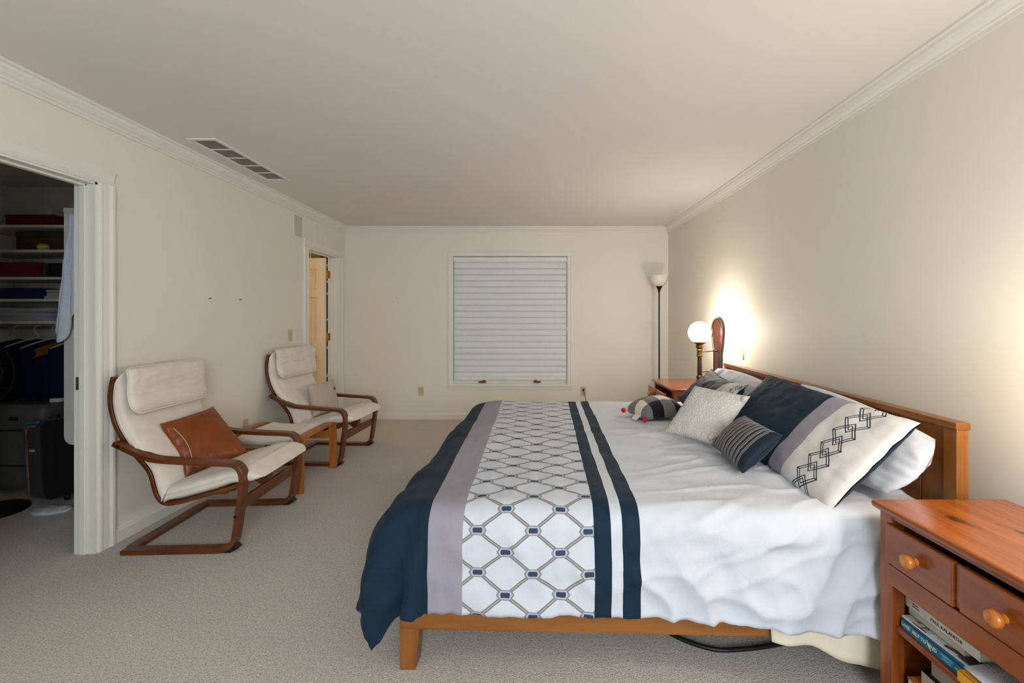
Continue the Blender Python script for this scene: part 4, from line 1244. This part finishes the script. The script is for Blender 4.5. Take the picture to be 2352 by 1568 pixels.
b4 = book('book with a plain yellow spine beside the blue paperback', 1.155, 1.035, 1.222, 0.3005, 0.029, 0.12, (232, 164, 44))
pp = thing('paper_sheet', 'loose white printed sheet hanging over the edge of the upper shelf', 'paper', (1.160, 1.215 + NSDY, 0.3420), 0.0)
sh_ = MB()
for i in range(9):
    x = 0.0 + 0.24 * i / 8
    for j in range(7):
        y = -0.215 * j / 6 + 0.10 * (x - 0.05)
        sh_.v.append((x, y, 0.002 + 0.004 * math.sin(x * 9 + y * 7) + 0.002))
for i in range(8):
    for j in range(6):
        k = i * 7 + j; sh_.f.append((k, k + 7, k + 8, k + 1))
def sheet_mat():
    m = Mat('printed_sheet', 0.7, 0.2)
    x, y, z = m.xyz()
    r = x.fmod(0.012).lt(0.003) * m.noise(m.map((3, 160, 1)), 1, 2).gt(0.45) * x.gt(0.05)
    m.color(m.mix(r * 0.5, lin((226, 228, 234)), lin((90, 90, 96))))
    return m.m
MT['sheet'] = sheet_mat()
o = sh_.build('sheet', 'sheet', pp, smooth=True); o.modifiers.new('t', 'SOLIDIFY').thickness = 0.0006
# stack in the lower compartment
zc = 0.0855
low = [('red and white paperback at the bottom of the lower shelf stack', 0.030, (176, 30, 34), 1.172, 0.00, (222, 222, 226)),
       ('orange covered book low in the lower shelf stack', 0.040, (190, 110, 40), 1.176, 0.006, (206, 196, 180)),
       ('thick black hardback with pale page edges in the lower shelf stack', 0.050, (22, 20, 22), 1.190, -0.02, (170, 156, 140)),
       ('black hardback topmost in the lower shelf stack', 0.052, (28, 24, 24), 1.200, -0.04, (150, 136, 122))]
for i, (lab, th, c, x0, dy, pg) in enumerate(low):
    t = book(lab, x0, 1.13 + dy, 1.405 + dy * 1.2, zc, th, 0.17, c, pg)
    # page edge faces the front: turn the book around so that the pages show
    for ch in t.children:
        if ch.name.startswith('cover'):
            me = ch.data
            me.transform(Matrix.Translation((0.17, 0, 0)) @ Matrix.Scale(-1, 4, (1, 0, 0))); me.flip_normals()
    zc += th + 0.0004

# ------------------------------------------------------------------ lamps with globe and shield panel
def globe_lamp(label, loc, rot=0.0, off=''):
    t = thing('table_lamp' + off, label, 'lamp', loc, rot)
    # turned column on a foot, brass fittings, opal globe
    MB().lathe([(0.060, 0.0), (0.062, 0.010), (0.056, 0.018), (0.040, 0.026), (0.024, 0.040)], (0, 0, 0), 28).build('base', 'brass', t, smooth='auto')
    MB().lathe([(0.024, 0.040), (0.030, 0.055), (0.022, 0.070), (0.030, 0.085), (0.028, 0.10), (0.018, 0.108), (0.024, 0.118)], (0, 0, 0), 24).build('collar', 'brass', t, smooth='auto')
    MB().lathe([(0.020, 0.118), (0.0215, 0.14), (0.019, 0.22), (0.019, 0.27)], (0, 0, 0), 20).build('column', 'mahogany', t, smooth='auto')
    MB().lathe([(0.026, 0.270), (0.030, 0.277), (0.024, 0.285), (0.022, 0.295), (0.022, 0.318), (0.028, 0.326), (0.022, 0.335)], (0, 0, 0), 24).build('collar', 'brass', t, smooth='auto')
    MB().lathe([(0.022, 0.335), (0.030, 0.345), (0.033, 0.360), (0.028, 0.372), (0.032, 0.378), (0.050, 0.388), (0.055, 0.396), (0.050, 0.402)], (0, 0, 0), 28).build('gallery', 'brass', t, smooth='auto')
    R = 0.096; pr = []
    zc_ = 0.478
    for k in range(25):
        th = -1.0 + (PI / 2 + 1.0) * k / 24
        pr.append((max(R * math.cos(th), 0.001), zc_ + R * math.sin(th)))
    pr[0] = (0.052, 0.398)
    MB().lathe(pr, (0, 0, 0), 40).build('globe' + off, 'globe', t, smooth=True)
    # spoon shaped shield panel behind, with raised rim
    def outline(k):
        pts = []
        for i in range(33):
            th = PI * (-0.16 + 1.32 * i / 32)
            pts.append((0.105 * k * math.cos(th), 0.482 + 0.113 * k * math.sin(th)))
        nk = 0.058 * k
        left = crom([(pts[-1][0], 0, pts[-1][1]), (-0.084 * k, 0, 0.365), (-nk - 0.004, 0, 0.31), (-nk, 0, 0.25), (-nk, 0, 0.004)], 6)
        pts += [(p[0], p[2]) for p in left[1:]]
        right = crom([(nk, 0, 0.004), (nk, 0, 0.25), (nk + 0.004, 0, 0.31), (0.084 * k, 0, 0.365), (pts[0][0], 0, pts[0][1])], 6)
        pts += [(p[0], p[2]) for p in right[:-1]]
        return pts
    px, py = 0.214, 0.165
    ol = outline(1.0)
    MB().prism([(a + py, b) for a, b in ol], 'x', px, px + 0.014).build('shield_panel', 'mahogany', t, smooth='auto')
    rim = [(px + 0.004, a + py, b) for a, b in ol]
    MB().tube(rim, 0.0105, 8, closed=True).build('shield_rim', 'mahogany', t, smooth=True)
    for z in (0.307, 0.130):
        MB().tube([(0.014, 0.011, z), (px + 0.004, py, z)], 0.0045, 8).build('arm', 'brass', t, smooth='auto')
        MB().lathe([(0.010, 0.0), (0.011, -0.004), (0.006, -0.012), (0.001, -0.013)], (px, py, z), 12, 'x').build('rosette', 'brass', t, smooth='auto')
    return t
globe_lamp('lit white globe lamp with a dark spoon-shaped panel on the far nightstand', (1.440, 3.875, 0.681), 0.0)
globe_lamp('lit white globe lamp on the near nightstand with the books', (1.43, 1.06, 0.681), 0.0, '_offscreen')

# ------------------------------------------------------------------ torchiere in the corner
tl = thing('floor_lamp', 'slim black torchiere floor lamp with a white bowl shade in the corner', 'lamp', (1.486, 5.30, 0))
MB().lathe([(0.125, 0.0), (0.125, 0.012), (0.115, 0.020), (0.03, 0.032), (0.012, 0.045)], (0, 0, 0), 32).build('base', 'black', tl, smooth='auto')
MB().lathe([(0.0095, 0.04), (0.0095, 1.60)], (0, 0, 0), 14).build('pole', 'black', tl, smooth='auto')
MB().lathe([(0.010, 1.585), (0.014, 1.605), (0.024, 1.635), (0.036, 1.655), (0.042, 1.664)], (0, 0, 0), 24).build('shade_holder', 'black', tl, smooth='auto')
bw = [(0.035, 1.660), (0.060, 1.672), (0.085, 1.700), (0.098, 1.735), (0.106, 1.770), (0.121, 1.786), (0.122, 1.790), (0.114, 1.786), (0.100, 1.770), (0.092, 1.735), (0.080, 1.705), (0.058, 1.680), (0.030, 1.668)]
MB().lathe(bw, (0, 0, 0), 36).build('lamp_shade', 'frosted', tl, smooth='auto', angle=50)

# ================================================================== CLOSET
cs_ = thing('closet_shelving', 'white built-in shelving along the end wall of the closet', 'shelving', (-3.95, 3.70, 0))
SHZ = [2.02, 1.825, 1.61, 1.437, 1.262]
for z in SHZ:
    MB().box((-0.625, -0.20, z - 0.02), (0.50, 0.195, z)).build('shelf', 'shelf_white', cs_)
MB().box((0.50, -0.20, 1.17), (0.52, 0.195, 2.06)).build('side_panel', 'shelf_white', cs_)
MB().box((-0.645, -0.20, 1.17), (-0.625, 0.195, 2.06)).build('side_panel', 'shelf_white', cs_)
MB().tube([(-0.62, 0.0, 1.205), (0.50, 0.0, 1.205)], 0.0115, 12).build('hanging_rod', 'rod', cs_, smooth='auto')
MB().box((-0.645, 0.175, 1.12), (0.52, 0.195, 1.20)).build('cleat', 'shelf_white', cs_)

# tall white board and the towel on it
bd = thing('ironing_board', 'tall white board with rounded lower corners hung just inside the closet doorway', 'board', (-2.86, 3.00, 0.43))
oln = []
for cx, cz, a0 in ((-0.262, 0.06, PI), (0.262, 0.06, 1.5 * PI)):
    for k in range(8):
        th = a0 + k / 7 * PI / 2; oln.append((cx + 0.06 * math.cos(th), cz + 0.06 * math.sin(th)))
oln += [(0.322, 1.59), (-0.322, 1.59)]
MT['board'] = plain('white_melamine', (224, 222, 212), 0.5)
MB().prism(oln, 'y', 0.0, 0.028).build('panel', 'board', bd, bevel=0.003)
MB().box((-0.322, -0.004, 1.57), (0.322, 0.032, 1.60)).build('edge_strip', 'board', bd, bevel=0.002)
MB().box((0.318, 0.004, 0.10), (0.350, 0.024, 0.20)).build('wall_hinge', 'brass_hinge', bd)
MB().box((0.318, 0.004, 1.40), (0.350, 0.024, 1.50)).build('wall_hinge', 'brass_hinge', bd)
tw = MB(); uv_ = []; n1, n2 = 40, 60
for i in range(n1 + 1):
    s_ = i / n1
    for j in range(n2 + 1):
        f = j / n2
        ww = 0.03 + 0.16 * f ** 0.75
        x = -0.205 - 0.03 * f ** 0.8 + (s_ - 0.5) * ww * 1.1 + 0.01 * nz(f * 4, s_ * 3)
        fold = math.sin(s_ * 15 + 1.2 * f) * 0.018 * (1 - 0.3 * f) + 0.006 * nz(s_ * 8, f * 5)
        bot = 0.74 + 0.11 * math.sin(s_ * PI * 1.6 + 0.4)
        z = 1.545 - bot * f
        tw.v.append((x, -0.032 + fold, z)); uv_.append((s_ * 0.5, f * 0.85))
for i in range(n1):
    for j in range(n2):
        k = i * (n2 + 1) + j; tw.f.append((k, k + n2 + 1, k + n2 + 2, k + 1))
o = tw.build('towel', 'towel', None, smooth=True)
ul = o.data.uv_layers.new(name='UVMap')
for lp_ in o.data.loops: ul.data[lp_.index].uv = uv_[lp_.vertex_index]
o.modifiers.new('t', 'SOLIDIFY').thickness = 0.004
o.location = (-2.86, 2.985, 0.43); tag(o, 'white waffle towel hanging from the tall white board in the closet', 'towel')

# soft folded piles
def folded(name, label, x0, x1, y0, y1, z0, layers, th, mat, seed, group=None, cat='clothes'):
    t = thing(name, label, cat, ((x0 + x1) / 2, (y0 + y1) / 2, z0), 0, group)
    w2, d2 = (x1 - x0) / 2, (y1 - y0) / 2
    for i in range(layers):
        bm = bmesh.new(); bmesh.ops.create_cube(bm, size=1.0)
        bmesh.ops.subdivide_edges(bm, edges=bm.edges, cuts=6, use_grid_fill=True)
        for v_ in bm.verts:
            x, y, z = v_.co
            r = 1 - 0.25 * max(0, abs(x) * 2 - 0.7) ** 2 - 0.2 * max(0, abs(y) * 2 - 0.7) ** 2
            hh = th * r * (1 + 0.3 * nz(x * 3 + seed + i, y * 3, seed))
            v_.co = Vector((x * 2 * w2 * (0.97 + 0.05 * nz(z * 2 + seed + i, 1)) + 0.012 * nz(y * 4, i + seed), y * 2 * d2 * (0.95 + 0.04 * nz(x * 3, i + seed)), i * th + (z + 0.5) * hh))
        me = bpy.data.meshes.new('folded_layer'); bm.to_mesh(me); bm.free()
        link('folded_layer', me, mat, t, smooth=True)
    return t
MT['dk_red'] = fabric('dark_red_cloth', (112, 18, 40), 0.9)
MT['dk_black'] = fabric('black_cloth', (22, 22, 26), 0.9)
MT['dk_navy'] = fabric('navy_cloth', (18, 26, 58), 0.9)
MT['grey_cloth'] = fabric('pale_grey_cloth', (170, 172, 186), 0.9)
MT['tan_cloth'] = fabric('tan_cloth', (128, 80, 36), 0.9)
MT['card'] = plain('brown_card', (76, 54, 30), 0.8)
MT['red_card'] = plain('dark_red_card', (96, 18, 14), 0.6)
MT['yellow'] = plain('yellow_rubber', (196, 186, 78), 0.5)
MT['blue_card'] = plain('blue_card', (24, 34, 90), 0.5)
MT['paper_white'] = plain('pale_card', (190, 188, 180), 0.6)
folded('folded_clothes', 'pile of dark red folded clothes on a closet shelf', -4.42, -3.98, 3.54, 3.86, SHZ[2] + 0.001, 3, 0.040, 'dk_red', 1.1)
folded('folded_clothes', 'pile of black folded clothes on a closet shelf beside the red ones', -3.93, -3.58, 3.54, 3.86, SHZ[2] + 0.001, 3, 0.038, 'dk_black', 2.2)
folded('folded_linen', 'pile of pale grey folded linen on the lowest closet shelf', -4.40, -3.86, 3.53, 3.86, SHZ[4] + 0.001, 3, 0.036, 'grey_cloth', 3.3)
folded('folded_linen', 'small bundle of dark grey linen at the end of the lowest closet shelf', -3.80, -3.58, 3.54, 3.86, SHZ[4] + 0.001, 2, 0.050, 'dk_black', 4.4)
def carton(label, x0, x1, y0, y1, z0, h, mat, lidm=None, name='storage_box'):
    t = thing(name, label, 'box', ((x0 + x1) / 2, (y0 + y1) / 2, z0))
    w2, d2 = (x1 - x0) / 2, (y1 - y0) / 2
    MB().box((-w2, -d2, 0), (w2, d2, h * 0.75)).build('box_body', mat, t, bevel=0.004)
    MB().box((-w2 - 0.003, -d2 - 0.003, h * 0.75), (w2 + 0.003, d2 + 0.003, h)).build('lid', lidm or mat, t, bevel=0.004)
    return t
carton('dark red box on the top closet shelf', -4.22, -3.84, 3.54, 3.84, SHZ[0] + 0.001, 0.09, 'red_card')
carton('white labelled box stacked on the dark red box in the closet', -4.06, -3.90, 3.58, 3.80, SHZ[0] + 0.0925, 0.055, 'paper_white')
carton('wide brown box on the second closet shelf', -4.18, -3.60, 3.578, 3.86, SHZ[1] + 0.001, 0.15, 'card')
carton('black box on the fourth closet shelf', -3.68, -3.50, 3.53, 3.82, SHZ[3] + 0.001, 0.12, 'black_soft')
carton('blue patterned box on the fourth closet shelf', -4.30, -3.96, 3.56, 3.84, SHZ[3] + 0.001, 0.09, 'blue_card')
for i, (lab, m, dx_) in enumerate((('pale book lying lowest on the fourth closet shelf', 'paper_white', 0), ('grey blue book lying on the pale book in the closet', 'grey_cloth', 0.02), ('navy book topmost of the pile on the fourth closet shelf', 'blue_card', 0.01))):
    t = thing('closet_book', lab, 'book', (-3.80 + dx_, 3.66, SHZ[3] + 0.001 + i * 0.0255))
    c = MB(); c.box((-0.10, -0.13, 0), (0.10, 0.13, 0.003)).box((-0.10, -0.13, 0.022), (0.10, 0.13, 0.025)).box((-0.10, -0.13, 0), (-0.097, 0.13, 0.025)); c.build('cover', m, t)
    MB().box((-0.097, -0.127, 0.003), (0.097, 0.127, 0.022)).build('pages', 'paper_white', t)
yb = MB()
yb.lathe([(0.005, 0.0), (0.026, 0.004), (0.036, 0.014), (0.038, 0.026), (0.033, 0.040), (0.020, 0.050), (0.002, 0.053)], (0, 0, 0), 20)
o = yb.build('yellow_dish', 'yellow', None, smooth=True); o.location = (-3.905, 3.53, SHZ[1] + 0.0005); tag(o, 'small round yellow dish on the second closet shelf', 'dish')

# hangers and clothes on the rod
def hanger_pts(w2=0.20):
    hook = [(0.0, 0, -0.055), (0.0, 0, -0.03)] + [(0.0 + 0.022 * math.sin(k * 0.5) + 0.0, 0, 0.0 + 0.022 * -math.cos(k * 0.5) + 0.002) for k in range(1, 8)]
    return hook
def hanger(x, yaw, mat, label):
    t = thing('clothes_hanger', label, 'hanger', (x, 3.70, 1.1985), yaw, 'hangers on the closet rod')
    hk = [(0.0, 0, -0.075), (-0.004, 0, -0.05), (-0.022, 0, -0.028), (-0.026, 0, 0.0), (-0.016, 0, 0.020), (0.002, 0, 0.0235), (0.018, 0, 0.014), (0.021, 0, -0.002)]
    MB().tube(crom(hk, 4), 0.0055, 8).build('hook', mat, t, smooth=True)
    sh_p = [(0.0, 0, -0.078), (-0.04, 0, -0.085), (-0.12, 0, -0.115), (-0.20, 0, -0.155)]
    for s_ in (1, -1):
        MB().tube(crom([(p[0] * s_, p[1], p[2]) for p in sh_p], 4), 0.0065, 8).build('shoulder_bar', mat, t, smooth=True)
    MB().tube([(-0.20, 0, -0.155), (0.20, 0, -0.155)], 0.005, 8).build('cross_bar', mat, t, smooth=True)
    return t
def garment(x, yaw, mat, label, length=0.62, seed=0.0, w2=0.215):
    t = MB(); n1, n2 = 20, 22
    for sd in (1, -1):
        for i in range(n1 + 1):
            s_ = -1 + 2 * i / n1
            for j in range(n2 + 1):
                f = j / n2
                top = -0.088 - 0.075 * abs(s_) ** 1.3
                z = top - (length - 0.0) * f
                xx = s_ * (w2 * (1.0 - 0.08 * math.sin(f * PI)))
                th = (0.014 + 0.016 * f) * (1 - s_ * s_) ** 0.5
                yy = sd * (th + 0.001) + 0.008 * math.sin(s_ * 12) * f + 0.006 * nz(s_ * 4 + seed, f * 4)
                t.v.append((xx, yy, z))
    W = n2 + 1; off = W * (n1 + 1)
    for i in range(n1):
        for j in range(n2):
            k = i * W + j
            t.f.append((k, k + 1, k + W + 1, k + W)); t.f.append((off + k, off + k + W, off + k + W + 1, off + k + 1))
    o = t.build('hanging_garment', mat, None, smooth=True)
    o.location = (x, 3.70, 1.1985); o.rotation_euler = (0, 0, yaw)
    return tag(o, label, 'clothes', 'clothes on the closet rod')
hg = [(-4.30, 'paper_white', 'dk_black', 'pale', 'black'), (-4.13, 'paper_white', 'dk_navy', 'pale', 'navy'), (-3.98, 'paper_white', 'dk_navy', 'pale', 'navy'), (-3.86, 'black_plastic', 'tan_cloth', 'black', 'tan'), (-3.74, 'paper_white', 'dk_navy', 'pale', 'navy'), (-3.62, 'black_plastic', 'dk_black', 'black', 'black')]
cnt = {}
for i, (x, hm, gm, hc_, gc) in enumerate(hg):
    yaw = math.radians(54)
    hanger(x, yaw, hm, '%s plastic hanger on the closet rod holding a %s garment' % (hc_, gc))
    garment(x, yaw, gm, '%s garment on a %s hanger under the closet shelves' % (gc, hc_), 0.55 if gc != 'tan' else 0.07, i * 1.7)

# suitcases
sc_ = thing('suitcase', 'large grey ribbed hard shell suitcase standing in the closet', 'suitcase', (-3.80, 3.345, 0))
def rbox(x0, x1, y0, y1, z0, z1, r):
    return MB().box((x0, y0, z0), (x1, y1, z1)), r
MB().box((-0.25, -0.14, 0.035), (0.25, 0.14, 0.655)).build('shell', 'case', sc_, bevel=0.055, seg=5, smooth='auto')
for z in (0.22, 0.475):
    MB().box((-0.252, -0.144, z - 0.006), (0.252, 0.144, z + 0.006)).build('band', 'black_plastic', sc_, bevel=0.003)
MB().box((0.01, -0.1445, 0.545), (0.075, -0.139, 0.575)).build('badge', 'black_plastic', sc_)
MB().tube([(-0.09, 0.0, 0.652), (-0.085, 0.0, 0.675), (0.085, 0.0, 0.675), (0.09, 0.0, 0.652)], 0.011, 8).build('handle', 'black_plastic', sc_, smooth='auto')
for sx in (-1, 1):
    for sy in (-1, 1):
        MB().lathe([(0.024, -0.012), (0.026, -0.006), (0.026, 0.006), (0.024, 0.012)], (0.19 * sx, 0.10 * sy, 0.026), 14, 'x').build('wheel', 'black_plastic', sc_)
o = MB().box((-0.035, -0.02, 0), (0.035, 0.02, 0.028)).build('luggage_label', 'tag', None, bevel=0.004); o.location = (-3.60, 3.345, 0.655); tag(o, 'white paper luggage label on top of the grey suitcase', 'label')
s2 = thing('suitcase', 'black soft suitcase with teal and orange piping leaning in the closet', 'suitcase', (-3.34, 3.115, 0.026))
s2.rotation_euler = (0, math.radians(-7), math.radians(-24))
MB().box((-0.14, -0.11, 0.015), (0.16, 0.11, 0.555)).build('body', 'black_soft', s2, bevel=0.05, seg=5, smooth='auto')
def frame_pts(y, k):
    x0, x1, z0, z1, r = -0.14 + 0.012 * k, 0.16 - 0.012 * k, 0.03, 0.555 - 0.008 * k, 0.06
    pts = []
    for cx, cz, a0 in ((x0 + r, z1 - r, PI), ):
        pts += [(x0, y, z0 + 0.02), (x0, y, z1 - r)]
        for i in range(7):
            th = PI - i / 6 * PI / 2; pts.append((cx + r * math.cos(th), y, cz + r * math.sin(th)))
    pts.append((x1 - 0.06, y, z1))
    return pts
MT['teal'] = plain('teal_piping', (20, 120, 156), 0.5); MT['orange'] = plain('orange_piping', (190, 104, 30), 0.5)
MB().tube(frame_pts(-0.104, 1), 0.008, 8).build('piping', 'teal', s2, smooth=True)['label'] = 'teal piping'
MB().tube(frame_pts(-0.110, 4), 0.006, 8).build('piping', 'orange', s2, smooth=True)['label'] = 'orange piping'
MB().box((-0.05, -0.114, 0.35), (0.02, -0.108, 0.365)).build('badge', 'tag', s2)
for sx in (-0.11, 0.13):
    MB().lathe([(0.022, -0.012), (0.024, 0.0), (0.022, 0.012)], (sx, 0.0, 0.014), 14, 'y').build('wheel', 'black_plastic', s2)
MB().tube([(-0.05, 0, 0.55), (-0.045, 0, 0.575), (0.065, 0, 0.575), (0.07, 0, 0.55)], 0.010, 8).build('handle', 'black_soft', s2, smooth='auto')
# crumpled white cloth on the floor
bm = bmesh.new(); bmesh.ops.create_uvsphere(bm, u_segments=36, v_segments=18, radius=1.0)
for v_ in bm.verts:
    n = 1 + 0.25 * nz(v_.co.x * 2.2, v_.co.y * 2.2, v_.co.z * 2)
    v_.co = Vector((v_.co.x * 0.115 * n, v_.co.y * 0.07 * n, max(0.0, (v_.co.z + 0.55) * 0.018 * n)))
me = bpy.data.meshes.new('floor_cloth'); bm.to_mesh(me); bm.free()
o = link('floor_cloth', me, 'white_cotton', None, smooth=True); o.location = (-3.215, 2.95, 0.0); tag(o, 'crumpled white cloth on the closet floor before the black suitcase', 'cloth')
# striped laundry basket behind the jamb
bk_ = thing('laundry_basket', 'round cream cloth basket with a brown stripe behind the white board', 'basket', (-2.995, 3.20, 0))
MB().lathe([(0.15, 0.002), (0.165, 0.02), (0.175, 0.36), (0.168, 0.38), (0.160, 0.37), (0.155, 0.02)], (0, 0, 0), 30).build('basket_body', 'skirt', bk_, smooth='auto')
MB().lathe([(0.174, 0.29), (0.1765, 0.295), (0.1775, 0.315), (0.175, 0.32)], (0, 0, 0), 30).build('stripe', 'tan_cloth', bk_, smooth='auto')
MB().lathe([(0.166, 0.02), (0.169, 0.025), (0.172, 0.13), (0.170, 0.135)], (0, 0, 0), 30).build('stripe', 'linen', bk_, smooth='auto')
# pedestal fan
fn = thing('pedestal_fan', 'black pedestal fan with a round floor base inside the closet doorway', 'fan', (-3.60, 2.93, 0))
MB().lathe([(0.185, 0.0), (0.187, 0.010), (0.175, 0.022), (0.06, 0.032), (0.03, 0.045)], (0, 0, 0), 40).build('base', 'black', fn, smooth='auto')
MB().lathe([(0.016, 0.04), (0.016, 0.50), (0.012, 0.51), (0.012, 0.82)], (0, 0, 0), 14).build('pole', 'black', fn, smooth='auto')
MB().lathe([(0.02, 0.11), (0.055, 0.10), (0.065, 0.02), (0.055, -0.01), (0.02, -0.015)], (0, 0, 0.93), 20, 'y').build('motor', 'black', fn, smooth='auto')
MB().box((-0.03, -0.01, 0.80), (0.03, 0.06, 0.90)).build('neck', 'black', fn, bevel=0.01)
cg = MB()
for yy, rr in ((-0.11, 0.05), (-0.105, 0.13), (-0.085, 0.19), (-0.04, 0.215), (0.0, 0.19)):
    cg.tube([(rr * math.cos(2 * PI * k / 40), yy, 0.93 + rr * math.sin(2 * PI * k / 40)) for k in range(40)], 0.0022 if rr < 0.21 else 0.006, 6, closed=True)
for k in range(24):
    th = 2 * PI * k / 24; c_, s_ = math.cos(th), math.sin(th)
    cg.tube([(r_ * c_, y_, 0.93 + r_ * s_) for r_, y_ in ((0.05, -0.11), (0.13, -0.105), (0.19, -0.085), (0.215, -0.04), (0.19, 0.0), (0.06, 0.01))], 0.0013, 5)
cg.build('cage', 'black', fn)
for k in range(3):
    th = 2 * PI * k / 3; bl_ = MB(); pts = []
    for (r_, a_, y_) in ((0.03, -0.2, -0.06), (0.17, -0.35, -0.075), (0.18, 0.25, -0.045), (0.03, 0.4, -0.045)):
        pts.append((r_ * math.cos(th + a_), y_, 0.93 + r_ * math.sin(th + a_)))
    bl_.add(pts, [(0, 1, 2, 3)]); o = bl_.build('blade', 'black_plastic', fn); o.modifiers.new('t', 'SOLIDIFY').thickness = 0.003

# ================================================================== SIDE ROOM behind the far door
sl = thing('wall_lamp_offscreen', 'warm glowing wall lamp in the room beyond the far doorway', 'lamp', (-4.2, 5.05, 1.75), 0)
MB().lathe([(0.05, 0.0), (0.05, 0.012), (0.02, 0.02), (0.015, 0.06)], (0, 0, 0), 20, 'x').build('bracket', 'brass', sl, smooth='auto')
m_ = Mat('lit_side_globe', 0.3); m_.color((0.9, 0.8, 0.6, 1)); m_.emit((1.0, 0.66, 0.32, 1), 60.0); MT['side_globe'] = m_.m
bm = bmesh.new(); bmesh.ops.create_uvsphere(bm, u_segments=24, v_segments=16, radius=0.075)
me = bpy.data.meshes.new('globe'); bm.to_mesh(me); bm.free(); me.transform(Matrix.Translation((0.12, 0, 0)))
link('globe_offscreen', me, 'side_globe', sl, smooth=True)
# wardrobe shelves seen through the hinge gap, and a grey cabinet over the door
ss = thing('open_shelves', 'white open shelves holding black boxes in the room beyond the far doorway', 'shelving', (-2.86, 6.43, 0))
for z in (0.05, 0.45, 0.85, 1.25, 1.62, 1.79, 1.92, 2.02):
    MB().box((-0.30, -0.16, z), (0.30, 0.165, z + 0.02)).build('shelf', 'shelf_white', ss)
for x in (-0.32, 0.30):
    MB().box((x, -0.16, 0), (x + 0.02, 0.165, 2.3)).build('side_panel', 'shelf_white', ss)
MB().box((-0.30, 0.15, 0.0), (0.30, 0.16, 2.3)).build('back_panel', 'black_plastic', ss)
gc = thing('wall_cabinet', 'dark grey overhead cabinet above the open door', 'cabinet', (-3.45, 6.35, 2.0))
MT['slate'] = plain('slate_laminate', (92, 98, 106), 0.5)
MB().box((-0.22, -0.15, 0.0), (0.22, 0.245, 0.42)).build('cabinet_body', 'slate', gc, bevel=0.004)
for s_ in (-1, 1):
    dd = MB().box((-0.212 if s_ < 0 else 0.004, -0.168, 0.006), (-0.004 if s_ < 0 else 0.212, -0.15, 0.414)).build('cabinet_door', 'slate', gc, bevel=0.003)
    MB().lathe([(0.008, 0.0), (0.010, -0.015), (0.002, -0.018)], (0.03 * s_, -0.168, 0.06), 10, 'y').build('knob', 'brass', dd, smooth='auto')
